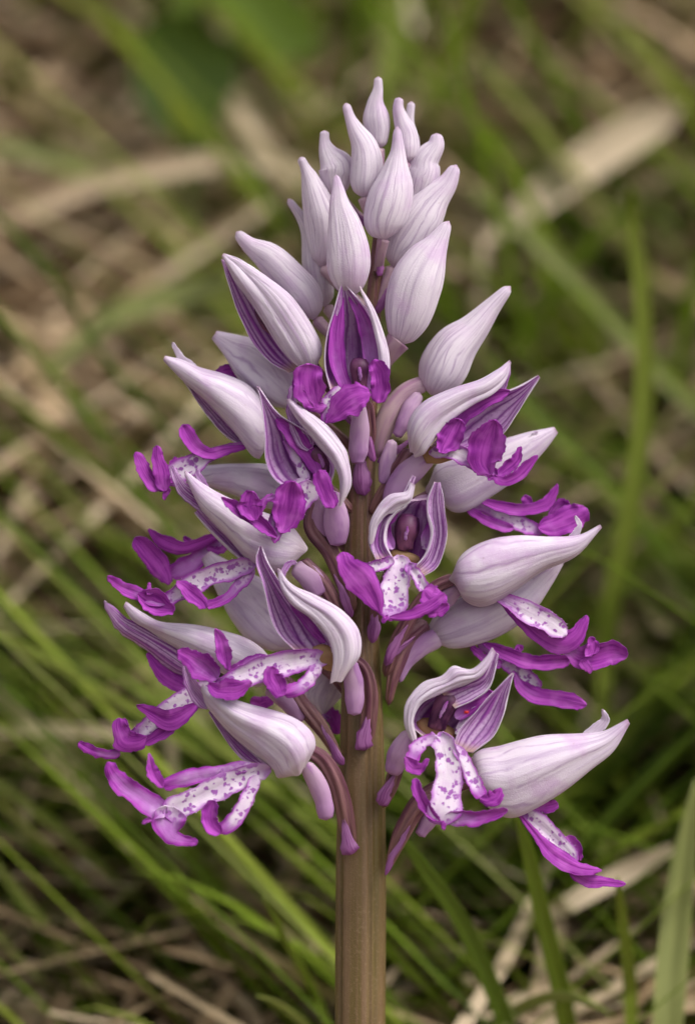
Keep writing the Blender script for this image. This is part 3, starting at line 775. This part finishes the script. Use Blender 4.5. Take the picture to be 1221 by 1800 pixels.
# pale flower hanging behind the stem on the left
f = Flower(580, 1185, -55)
f.bell([(605, 1170, -50, 18), (575, 1195, -55, 30), (560, 1230, -58, 30), (570, 1265, -58, 14)])
f.limb([(575, 1245, 9, .8), (588, 1265, 14, .9), (592, 1290, 8, 1.)], -50)
f.limb([(480, 1228, 8, 1.), (460, 1236, 12, 1.), (440, 1232, 8, 1.)], -40)
f.done()

# F10: right, large pale hood
f = Flower(800, 1018, 55)
f.hood([(797, 1008), (817, 973), (863, 951), (913, 944), (966, 946), (1016, 943), (1055, 924)], [(800, 1030), (818, 1060), (850, 1071), (895, 1048), (950, 1008), (1012, 979), (1056, 928)], [15, 46, 52, 44, 30, 15, 4], 60)
f.tip([(998, 948, 7), (1013, 935, 6), (1018, 920, 4), (1010, 909, 2)], 50, False)
f.limb([(865, 1045, 8, .6), (890, 1054, 12, .4), (925, 1073, 18, .08), (960, 1093, 18, .05), (984, 1108, 15, .1), (996, 1116, 5, .3)], [52, 56, 60, 62, 62, 62], edge=.6)
f.limb([(878, 1058, 4, 1.), (918, 1090, 14, .95), (955, 1118, 20, .95), (985, 1130, 20, 1.), (1010, 1118, 17, 1.), (1022, 1097, 11, 1.), (1031, 1081, 4, 1.)], [50, 50, 52, 54, 56, 56, 54])
f.limb([(992, 1136, 8, .5), (1018, 1154, 20, .85), (1045, 1153, 22, 1.), (1075, 1148, 19, 1.), (1101, 1151, 11, 1.)], 52, wv=.1)
f.limb([(1040, 1152, 14, 1.), (1040, 1135, 11, 1.), (1040, 1120, 5, 1.)], 54)
f.limb([(1022, 1160, 10, .9), (1034, 1175, 8, 1.), (1033, 1182, 3, 1.)], 54)
f.ovary([(676, 1190, 26, 8), (695, 1135, 34, 14), (730, 1070, 42, 14), (765, 1032, 48, 13), (800, 1016, 54, 12)])
f.spur([(806, 1035, 50, 14), (785, 1052, 44, 16), (765, 1075, 40, 9)])
f.bract([(680, 1165, 7), (690, 1140, 11), (706, 1115, 5)], 52)
f.done()

# F11: right, behind F10
f = Flower(775, 1105, 0)
f.bell([(755, 1118, 0, 20), (800, 1100, 0, 40), (855, 1075, 0, 46), (910, 1040, 0, 42), (950, 1008, 0, 28), (985, 980, 0, 9)])
f.limb([(840, 1128, 8, .7), (875, 1152, 10, .4), (905, 1176, 15, .3), (930, 1200, 17, .1), (946, 1216, 12, .3)], -8)
f.limb([(848, 1130, 5, 1.), (890, 1150, 12, 1.), (930, 1163, 13, 1.), (970, 1165, 13, 1.), (1002, 1160, 9, 1.)], 0)
f.limb([(908, 1146, 6, 1.), (912, 1138, 6, 1.), (918, 1142, 3, 1.)], -4)
f.limb([(900, 1180, 5, .7), (915, 1205, 10, .8), (940, 1222, 15, .9), (975, 1228, 14, 1.), (1010, 1235, 13, 1.), (1030, 1238, 6, 1.)], -4)
f.limb([(826, 1136, 5, .9), (850, 1156, 8, .8), (882, 1170, 8, .7)], -6)
f.spur([(775, 1118, 8, 20), (742, 1135, 12, 18), (716, 1165, 14, 11), (702, 1200, 14, 4)])
f.ovary([(682, 1240, 18, 6), (692, 1185, 18, 14), (712, 1130, 14, 18), (750, 1092, 6, 15)])
f.bract([(676, 1170, 4), (688, 1150, 11), (712, 1132, 5)], 40)
f.done()

# F12: lower right, facing the viewer
f = Flower(760, 1290, 95)
f.throat([(742, 1262, 92, 12), (750, 1278, 94, 17), (776, 1288, 96, 17), (800, 1294, 96, 9)])
f.cup([(742, 1296), (720, 1268), (736, 1234), (775, 1210), (812, 1200), (842, 1198)], [(812, 1318), (840, 1306), (860, 1285), (872, 1257), (874, 1238), (868, 1220)], [18, 46, 52, 44, 30, 14], 124)
f.cup([(796, 1314), (808, 1282), (834, 1252), (862, 1222), (899, 1184)], [(830, 1323), (866, 1295), (886, 1257), (895, 1212), (902, 1183)], [8, 14, 14, 10, 2], 140)
f.cup([(775, 1216), (812, 1199), (845, 1186), (866, 1142)], [(800, 1246), (834, 1230), (860, 1206), (875, 1150)], [8, 12, 10, 2], 134)
f.face([(722, 1300), (713, 1270), (716, 1235), (745, 1203), (777, 1192), (798, 1174), (828, 1177), (852, 1156), (865, 1138)], [(730, 1296), (724, 1265), (738, 1236), (764, 1220), (792, 1207), (816, 1199), (840, 1190), (858, 1170), (868, 1144)], [3, 7, 9, 9, 9, 11, 8, 5, 2], 140)
f.petal([(800, 1262, 9, .5), (818, 1247, 14, .85), (840, 1233, 14, .95), (857, 1222, 10, 1.), (869, 1218, 3, 1.)], 118)
f.petal([(800, 1290, 9, .2), (828, 1262, 12, .15), (850, 1240, 9, .2), (868, 1222, 3, .5)], 110)
f.column([(765, 1285, 100, 16), (772, 1262, 110, 18), (786, 1232, 116, 20), (796, 1213, 112, 13)])
f.limb([(776, 1287, 14, .45), (782, 1310, 20, .12), (787, 1340, 22, .03), (789, 1370, 25, .02), (785, 1402, 28, .02), (781, 1428, 30, .15), (784, 1450, 18, .6)], [134, 146, 154, 160, 166, 170, 170], edge=.6)
f.limb([(768, 1296, 10, .35), (746, 1302, 12, .25), (732, 1317, 13, .3), (724, 1336, 12, .8)], [144, 152, 160, 164])
f.limb([(711, 1331, 4, 1.), (722, 1345, 13, 1.), (734, 1349, 12, 1.), (745, 1344, 6, 1.), (752, 1333, 3, 1.)], 168)
f.limb([(798, 1308, 9, .35), (815, 1334, 11, .2), (826, 1360, 12, .1), (838, 1385, 13, .3), (848, 1402, 10, .9)], [146, 152, 158, 162, 164])
f.limb([(842, 1404, 5, 1.), (857, 1406, 11, 1.), (870, 1401, 15, 1.), (880, 1386, 3, 1.)], 170)
f.limb([(774, 1445, 4, 1.), (758, 1431, 9, 1.), (742, 1409, 10, 1.), (731, 1386, 10, 1.), (731, 1368, 6, 1.)], [172, 174, 176, 176, 174])
f.limb([(780, 1438, 12, .2), (815, 1438, 14, .5), (840, 1440, 12, .8), (866, 1432, 10, .95), (893, 1424, 5, 1.)], [170, 174, 176, 176, 174])
f.limb([(779, 1446, 6, .9), (779, 1459, 2, 1.)], 172)
f.spur([(722, 1285, 104, 15), (706, 1315, 92, 19), (694, 1345, 82, 18), (687, 1362, 78, 10)])
f.ovary([(672, 1420, 44, 8), (686, 1385, 50, 13), (702, 1335, 60, 14), (730, 1280, 88, 13)])
f.bract([(668, 1415, 10), (674, 1398, 14), (688, 1372, 7)], 66)
f.done()

# F13: right, low
f = Flower(835, 1370, 50)
f.hood([(826, 1348), (845, 1320), (880, 1310), (915, 1302), (960, 1293), (1018, 1290), (1060, 1286), (1103, 1266)], [(832, 1390), (862, 1418), (897, 1431), (942, 1413), (990, 1384), (1036, 1348), (1076, 1317), (1105, 1272)], [20, 44, 48, 46, 38, 26, 14, 4], 60)
f.tip([(1022, 1297, 10), (1048, 1281, 10), (1062, 1265, 8), (1058, 1247, 3)], 50, False)
f.limb([(895, 1415, 8, .5), (920, 1427, 13, .2), (947, 1447, 18, .05), (975, 1475, 18, .05), (1000, 1502, 16, .2), (1014, 1518, 8, .7)], [44, 48, 52, 56, 58, 58])
f.limb([(935, 1418, 5, 1.), (958, 1418, 13, 1.), (980, 1411, 7, 1.)], 46)
f.limb([(908, 1426, 3, 1.), (938, 1463, 7, 1.), (963, 1494, 12, 1.), (990, 1515, 16, 1.), (1022, 1528, 12, 1.), (1057, 1531, 4, 1.)], [56, 60, 64, 66, 66, 64])
f.limb([(998, 1530, 8, 1.), (1030, 1547, 12, 1.), (1062, 1550, 10, 1.), (1099, 1555, 4, 1.)], 56)
f.limb([(995, 1470, 7, .9), (1013, 1492, 10, 1.), (1018, 1512, 4, 1.)], 56)
f.ovary([(680, 1530, 32, 6), (694, 1492, 36, 13), (712, 1452, 38, 18), (740, 1410, 42, 20), (790, 1380, 46, 18), (834, 1368, 50, 14)])
f.spur([(800, 1395, 40, 16), (765, 1425, 34, 17), (748, 1450, 30, 15), (736, 1470, 28, 10)])
f.bract([(677, 1537, 4), (688, 1510, 7), (706, 1476, 5)], 52)
f.done()

# F14: lower left
f = Flower(540, 1335, 85)
f.hood([(553, 1326), (546, 1292), (505, 1261), (430, 1239), (385, 1222), (355, 1206)], [(493, 1381), (478, 1352), (447, 1323), (407, 1288), (370, 1246), (354, 1213)], [18, 34, 34, 28, 15, 3], 132, (-60, 190))
f.tip([(365, 1245, 12), (346, 1217, 14), (332, 1195, 10), (323, 1169, 3)], 118)
f.cup([(478, 1352), (450, 1326), (410, 1290), (372, 1248)], [(445, 1342), (425, 1333), (400, 1302), (366, 1252)], [8, 14, 10, 3], 124)
f.limb([(476, 1350, 14, .4), (440, 1361, 20, .15), (400, 1378, 20, .02), (360, 1398, 20, .02), (320, 1416, 23, .05), (288, 1434, 22, .45)], [130, 140, 146, 150, 154, 156], edge=.6)
f.limb([(445, 1345, 10, .3), (402, 1352, 12, .45), (360, 1360, 12, .5), (320, 1371, 14, .6), (284, 1380, 11, 1.)], [134, 140, 146, 150, 152])
f.limb([(287, 1383, 8, 1.), (272, 1363, 11, 1.), (265, 1345, 8, 1.), (262, 1324, 3, 1.)], 156)
f.limb([(452, 1362, 10, .3), (440, 1390, 13, .1), (430, 1412, 13, .1), (411, 1441, 14, .3), (384, 1463, 11, .9)], [144, 150, 156, 162, 166])
f.limb([(388, 1464, 8, 1.), (371, 1450, 14, 1.), (368, 1430, 14, 1.), (376, 1407, 7, 1.)], 172)
f.limb([(292, 1432, 22, .4), (254, 1407, 20, .6), (222, 1386, 18, .65), (200, 1361, 16, .8), (189, 1340, 8, 1.)], [158, 160, 162, 164, 164])
f.limb([(300, 1418, 26, .15), (296, 1448, 28, .5), (304, 1470, 17, .65), (330, 1477, 10, .8), (348, 1478, 5, 1.)], [156, 160, 162, 164, 164])
f.limb([(266, 1438, 6, .9), (250, 1449, 2, 1.)], 162)
f.spur([(534, 1340, 98, 14), (556, 1375, 90, 17), (569, 1410, 84, 17), (573, 1442, 80, 11)])
f.ovary([(618, 1500, 42, 8), (610, 1450, 48, 16), (595, 1385, 56, 18), (570, 1338, 72, 15), (540, 1318, 92, 13)])
f.bract([(618, 1500, 19), (612, 1485, 16), (606, 1455, 6)], 60)
f.done()

# ------------------------------------------------------------------ tiny red mite inside the lower right flower
g = Geo(); pod(g, [(815, 1253, 131, 1.5), (818, 1252, 132, 2.6), (821, 1252, 132, 2.3), (824, 1252, 131, 1)], .8, 12, 12, 0., 2)
for sx in (-1, 1):
    for k in range(4):
        x = 816.5 + k * 1.8
        pod(g, [(x, 1252, 131, .4), (x + (k - 1.5), 1252 + sx * 3, 133, .4), (x + (k - 1.5) * 1.6, 1252 + sx * 5, 128, .35)], 1., 6, 5, 0., 2)
m = MB('mite_red'); mite_m = m.finish((.38, .012, .012), 0, .5)
o3 = W((819, 1252, 134)); o = link('mite', g, [mite_m], None, o3); o.location = o3
tag(o, 'tiny bright red mite on a purple petal inside a front-facing flower', 'mite')

# ------------------------------------------------------------------ meadow behind
def blade_mat(name, cols, trans=.3, rough=.5, dry=False):
    m = MB(name)
    r = m.attr('P'); u, v = m.uv()
    rp = m.n('ShaderNodeValToRGB'); m.l(r, rp.inputs[0])
    e = rp.color_ramp.elements
    while len(e) < len(cols): e.new(.5)
    for i, c in enumerate(cols):
        e[i].position = i / (len(cols) - 1); e[i].color = (*c, 1)
    st = m.noise(m.vec(m.math('MULTIPLY', u, 7.), m.math('MULTIPLY', v, 3.), m.math('MULTIPLY', r, 50.)), 1., 3.)
    c = m.mix(m.ss(st, .35, .7, 0., .30), rp.outputs[0], tuple(x * .55 for x in cols[0]))
    return m.finish(c, trans, rough, st, .3, .0004)

M_GREEN = blade_mat('grass_green', [(.026, .048, .005), (.072, .120, .009), (.150, .225, .015), (.245, .300, .032), (.31, .33, .12)], .42)
M_DRY = blade_mat('grass_dry', [(.10, .060, .032), (.30, .20, .11), (.52, .375, .235), (.64, .49, .335), (.72, .60, .45)], .2, .65)

def many_blades(name, label, mat, roots, dirs, lens, widths, droops, tone, nseg=6, kind='stuff', rise=None):
    n = len(roots)
    t = np.linspace(0, 1, nseg + 1)
    side = np.stack([-dirs[:, 1], dirs[:, 0], np.zeros(n)], 1)
    rz = np.asarray(rise)
    V = np.zeros((n, nseg + 1, 2, 3))
    for k, tt in enumerate(t):
        hor = dirs * (lens * np.sin(droops * tt) / np.maximum(droops, .05))[:, None] if rise is None else dirs * (lens * tt)[:, None]
        c = roots + hor
        if rise is None:
            c[:, 2] += lens * tt * np.cos(droops * tt * .9)
            c[:, :2] += 0
        else:
            c[:, 2] += rz * lens * tt + droops * lens * tt * (1 - tt)
            c += side * (.10 * lens * np.sin(tt * 3 + tone * 9))[:, None]
        hw = widths * (np.minimum(1, .5 + 2 * tt) * (1 - tt ** 3) + .04)
        V[:, k, 0] = c - side * hw[:, None]; V[:, k, 1] = c + side * hw[:, None]
        V[:, k, 1, 2] += hw * .3 * np.sin(tone * 20)
    Vf = V.reshape(-1, 3)
    base = (np.arange(n) * (nseg + 1) * 2)[:, None]
    q = np.array([[2 * k, 2 * k + 1, 2 * k + 3, 2 * k + 2] for k in range(nseg)])
    F = (base[:, None] + q[None]).reshape(-1, 4)
    me = bpy.data.meshes.new(name)
    me.from_pydata(Vf.tolist(), [], F.tolist())
    me.materials.append(mat)
    me.polygons.foreach_set('use_smooth', np.ones(len(F), bool))
    uv = np.tile(np.stack(np.meshgrid(t, [0., 1.], indexing='ij')[::-1], -1).reshape(-1, 2), (n, 1))
    li = np.empty(len(me.loops), np.int32); me.loops.foreach_get('vertex_index', li)
    me.uv_layers.new(name='UVMap').data.foreach_set('uv', uv[li].astype(np.float32).ravel())
    me.attributes.new('P', 'FLOAT', 'POINT').data.foreach_set('value', np.repeat(tone, (nseg + 1) * 2).astype(np.float32))
    o = bpy.data.objects.new(name, me); sc.collection.objects.link(o)
    return tag(o, label, 'grass', kind=kind)

def img_x(x, y): return x / (CAM_D + y) * CAM_D / S + CX
def img_y(y): return CY - (G0 + GT * y) / (CAM_D + y) * CAM_D / S

def field(n, x0=-.9, x1=.9, y0=-.35, y1=1.5, core=.7):
    """roots: a dense core in the part of the slope behind the orchid, thinner all round"""
    k = int(n * core)
    a = np.stack([rng.uniform(-.20, .20, k), rng.uniform(.03, .50, k)], 1)
    b = np.stack([rng.uniform(x0, x1, n - k), rng.uniform(y0, y1, n - k)], 1)
    return np.vstack([a, b])

def greenness(x, y):
    ix, iy = img_x(x, y), img_y(y)
    gr = .20 + .20 * np.sin(x * 37 + 2) * np.sin(y * 29 + 1)
    gr += .55 * np.exp(-((ix - 1100) / 260) ** 2) * (iy > 500)
    gr += .40 * np.exp(-((ix - 950) / 300) ** 2) * (iy < 250)
    gr += .75 * np.exp(-((iy - 1750) / 420) ** 2)
    gr -= 1.1 * np.exp(-((ix - 80) / 460) ** 2 - ((iy - 800) / 480) ** 2)
    gr -= .6 * np.exp(-((ix - 1040) / 190) ** 2 - ((iy - 420) / 220) ** 2)
    gr += .25 * np.exp(-((ix - 250) / 250) ** 2 - ((iy - 60) / 130) ** 2)
    return gr

# dry thatch lying on the slope
xy = field(21000)
n = len(xy)
z = ground_z(xy[:, 0], xy[:, 1])
ang = rng.normal(.12, .55, n) + np.where(rng.random(n) < .5, math.pi, 0)
sl = np.stack([np.cos(ang), np.sin(ang), np.zeros(n)], 1)
lens = rng.uniform(.035, .13, n)
roots = np.stack([xy[:, 0], xy[:, 1], z + rng.uniform(.001, .016, n)], 1)
roots[:, :2] -= sl[:, :2] * lens[:, None] * .5
roots[:, 2] -= GT * sl[:, 1] * lens * .5
many_blades('dry_grass', 'matted dry brown grass litter covering the slope', M_DRY, roots, sl, lens, rng.uniform(.0007, .0022, n), rng.uniform(.0, .16, n),
            np.clip(rng.beta(2.4, 1.7, n), 0, 1), 5, rise=GT * sl[:, 1])

# short and tall green grass
xy = field(30000, core=.7)
keep = (rng.random(len(xy)) < greenness(xy[:, 0], xy[:, 1]) * 1.0)
near = (np.abs(xy[:, 0]) < .12) & (xy[:, 1] < .035) & (xy[:, 1] > -.42)
xy = xy[keep & ~near]
n = len(xy)
ix, iy = img_x(xy[:, 0], xy[:, 1]), img_y(xy[:, 1])
lsc = np.where((ix < 520) & (iy < 1500), .42, 1.) * np.where((ix < 520) & (iy >= 1500), .7, 1.)
a = rng.uniform(0, 6.283, n)
dirs = np.stack([np.cos(a), np.sin(a) * .6, np.zeros(n)], 1); dirs /= np.linalg.norm(dirs, axis=1, keepdims=True)
dirs[:, 1] = np.where(xy[:, 1] < .17, np.abs(dirs[:, 1]), dirs[:, 1])
lens = rng.uniform(.025, .085, n) * (1 + .5 * (rng.random(n) < .15))
lens = lens * lsc
lens = np.where(xy[:, 1] < .035, np.minimum(lens, .045), np.where(xy[:, 1] < .14, lens * 1.25, lens))
roots = np.stack([xy[:, 0], xy[:, 1], ground_z(xy[:, 0], xy[:, 1]) - .002], 1)
many_blades('green_grass', 'fresh green grass growing through the dry litter', M_GREEN, roots, dirs, lens, rng.uniform(.0007, .0019, n), rng.uniform(.25, 1.3, n),
            np.clip(rng.beta(2, 2, n), 0, 1), 7)

# single blades and leaves that can be told apart
def yg(px, py):
    """distance behind the stem at which the line of sight through a pixel meets the slope"""
    k = (CY - py) * S / CAM_D
    return (k * CAM_D - G0) / (GT - k)

def single(name, label, cat, pts, root_y, mat, tone, fold=.35, group=None, dtip=-.02, blunt=False):
    """pts: (px, py, halfwidth px) from root to tip, on the photograph; root_y metres behind the stem"""
    n = 30
    C = cr(pts, n)
    if cat == 'grass blade' and pts[-1][0] < 560: C[:, 2] *= .55
    t = np.linspace(0, 1, n)
    y = root_y + dtip * t
    lim = np.array([yg(a, b) for a, b in C[:, :2]]) - .032
    y = np.minimum(y, lim.min() - np.zeros(n)) if blunt or (y > lim).any() else y
    k = (CAM_D + y) / CAM_D
    c = np.stack([(C[:, 0] - CX) * S * k, y, (CY - C[:, 1]) * S * k], 1)
    # first points sink to the ground
    gz = float(ground_z(c[0, 0], c[0, 1]))
    if c[0, 2] > gz:
        m = 8
        add = np.stack([np.linspace(c[0, 0] + (c[0, 0] - c[3, 0]) * .8, c[0, 0], m, endpoint=False), np.full(m, c[0, 1]), np.linspace(gz - .004, c[0, 2], m, endpoint=False)], 1)
        c = np.vstack([add, c]); hwp = np.concatenate([np.full(m, C[0, 2]), C[:, 2]]); kk = np.concatenate([np.full(m, k[0]), k])
    else:
        hwp = C[:, 2]; kk = k
    n2 = len(c)
    hw = hwp * S * kk
    if blunt: hw = hw * np.clip(np.sqrt(np.clip((1 - np.linspace(0, 1, n2)) * 6, 0, 1)), .05, 1)
    tg = np.gradient(c, axis=0); tg /= np.linalg.norm(tg, axis=1, keepdims=True) + 1e-12
    sd = np.cross(tg, np.array([0, 1., 0])); sd /= np.linalg.norm(sd, axis=1, keepdims=True) + 1e-12
    x = np.linspace(-1, 1, 7)
    G = c[:, None, :] + sd[:, None, :] * (hw[:, None] * x)[..., None]
    G[..., 1] += fold * hw[:, None] * (1 - np.abs(x)) + .0006 * np.sin(np.linspace(0, 9, n2) + tone * 9)[:, None]
    g = Geo(); solid_sheet(g, G, np.array([0, -1., 0]), .00035, uvgrid(n2, 7), np.full((n2, 7), tone), 0, 0)
    org = c[0]
    o = link(name, g, [mat], None, org); o.location = org
    return tag(o, label, cat, group)

GB = 'long grass blades crossing behind the orchid'
single('grass_blade', 'slender dark green blade slanting up beside the half-open upper bud', 'grass blade', [(420, 960, 9), (300, 765, 11), (190, 640, 11), (110, 510, 10), (0, 385, 8), (-60, 320, 3)], .11, M_GREEN, .30, group=GB)
single('grass_blade', 'thin green blade running down to the hooded flower with a raised purple arm', 'grass blade', [(340, 1010, 8), (240, 860, 10), (120, 690, 10), (0, 560, 8), (-60, 500, 3)], .10, M_GREEN, .42, group=GB)
single('grass_blade', 'pale green stalk leading to the flower with crossed purple lips', 'grass blade', [(330, 960, 10), (240, 880, 14), (130, 790, 13), (40, 715, 11), (-40, 650, 4)], .12, M_GREEN, .62, group=GB)
single('grass_blade', 'arched green blade passing over the pale two-tailed hood', 'grass blade', [(300, 1230, 8), (215, 1120, 10), (110, 1010, 11), (0, 895, 10), (-60, 840, 3)], .10, M_GREEN, .26, group=GB)
single('grass_blade', 'pale straight blade behind the lowest lip with a curled foot', 'grass blade', [(600, 1450, 12), (430, 1375, 14), (240, 1250, 13), (110, 1175, 12), (0, 1118, 10), (-60, 1090, 3)], .075, M_GREEN, .80, group=GB)
single('grass_blade', 'tall bright yellow-green blade standing alone beside the red-brown twig', 'grass blade', [(1062, 1160, 15), (1075, 1050, 17), (1105, 900, 18), (1128, 730, 17), (1130, 560, 15), (1112, 380, 10), (1108, 330, 3)], .10, M_GREEN, .78, group=GB)
single('grass_blade', 'grey-green blade slanting down from the dry bent leaf', 'grass blade', [(1300, 790, 9), (1190, 690, 12), (1050, 535, 13), (920, 405, 12), (820, 330, 4)], .20, M_GREEN, .95, group=GB)
single('grass_blade', 'green blade slanting behind the widest pale hood', 'grass blade', [(1220, 1060, 8), (1170, 985, 10), (1060, 840, 11), (930, 715, 10), (830, 600, 3)], .13, M_GREEN, .52, group=GB)
single('grass_blade', 'bright green blade rising against the lowest purple foot', 'grass blade', [(1000, 1830, 17), (985, 1740, 17), (955, 1620, 15), (930, 1510, 12), (905, 1430, 4)], .045, M_GREEN, .55, group=GB)
single('grass_blade', 'green blade leaning against the stem below the lowest bract', 'grass blade', [(905, 1850, 15), (870, 1750, 16), (810, 1620, 15), (740, 1520, 11), (690, 1455, 3)], .045, M_GREEN, .38, group=GB)
single('grass_blade', 'short upright green blade with pale midrib below the low lip', 'grass blade', [(1110, 1830, 10), (1105, 1720, 12), (1092, 1610, 9), (1085, 1545, 3)], .05, M_GREEN, .68, group=GB)
single('grass_blade', 'pale blade bent over in a low arch at the stem foot', 'grass blade', [(850, 1850, 9), (885, 1795, 11), (940, 1762, 11), (1000, 1752, 8), (1060, 1775, 3)], .05, M_GREEN, .9, group=GB)
single('grass_blade', 'green blade leaning away from the brown stem into shade', 'grass blade', [(585, 1830, 12), (550, 1740, 13), (500, 1650, 11), (462, 1578, 4)], .05, M_GREEN, .60, group=GB)
single('grass_blade', 'short pale tip lying beside the brown stem foot', 'grass blade', [(580, 1845, 10), (530, 1795, 12), (480, 1762, 8), (452, 1750, 3)], .048, M_GREEN, .88, group=GB)
single('grass_blade', 'wide blue-green blade standing by the bleached straw', 'grass blade', [(1170, 1830, 26), (1180, 1700, 28), (1195, 1560, 24), (1212, 1440, 14), (1222, 1370, 4)], .07, M_GREEN, .97, group=GB)
single('grass_blade', 'bright yellow-green blade behind the topmost bud', 'grass blade', [(672, 330, 16), (678, 200, 20), (688, 80, 20), (700, -30, 14), (706, -90, 4)], .26, M_GREEN, .80, group=GB)
single('broad_leaf', 'broad dark green leaf hanging over the slope above the buds', 'leaf', [(330, -140, 20), (395, -50, 45), (460, 20, 62), (520, 65, 52), (572, 98, 10)], .30, M_GREEN, .46, .15, dtip=-.05, blunt=True)
single('broad_leaf', 'rounded blue-green leaf low in the grass by a pale straw', 'leaf', [(345, 260, 20), (330, 200, 70), (325, 130, 95), (335, 60, 80), (350, 20, 20)], .29, M_GREEN, .22, .15, dtip=.0, blunt=True)
DB = 'dry straws arching over the slope'
single('dry_blade', 'bleached wide dry leaf, broken and bent, lying near the buds', 'dry leaf', [(850, 425, 7), (930, 362, 26), (1010, 300, 34), (1090, 245, 36), (1165, 205, 26), (1190, 190, 8)], .165, M_DRY, .85, group=DB, dtip=.0)
single('dry_blade', 'pale grey straw arching level with the topmost buds', 'dry blade', [(560, 310, 14), (460, 283, 18), (330, 290, 18), (180, 320, 18), (60, 365, 16), (-60, 410, 8)], .24, M_DRY, .78, group=DB, dtip=.01)
single('dry_blade', 'faded greenish blade curving beside the half-open flower', 'dry blade', [(460, 470, 14), (380, 495, 20), (290, 520, 22), (200, 555, 20), (110, 630, 12), (60, 690, 4)], .19, M_GREEN, 1., group=DB, dtip=-.01)
single('dry_blade', 'pale straw crossing under the rounded blue-green leaf', 'dry blade', [(330, 330, 14), (200, 310, 18), (110, 285, 18), (20, 258, 16), (-60, 250, 6)], .25, M_GREEN, 1., group=DB, dtip=.0)
single('dry_blade', 'straight tan straw lying level beside the lip with a long white-spotted waist', 'dry blade', [(300, 1290, 9), (180, 1286, 11), (60, 1283, 11), (-60, 1290, 6)], .085, M_DRY, .82, group=DB, dtip=.0)
single('dry_blade', 'short bleached straw standing upright among the low buds', 'dry blade', [(500, 300, 12), (455, 240, 16), (425, 195, 14), (405, 165, 5)], .27, M_DRY, .8, group=DB, dtip=.0)
single('dry_blade', 'tan straw slanting up past the lowest purple foot', 'dry blade', [(960, 1610, 14), (1040, 1565, 18), (1110, 1530, 18), (1180, 1490, 8)], .07, M_DRY, .88, group=DB, dtip=.0)
single('twig', 'thin red-brown twig leaning across the yellow-green blade', 'twig', [(1080, 925, 6), (1130, 880, 8), (1190, 825, 8), (1260, 770, 5)], .13, M_DRY, .12, dtip=.0)
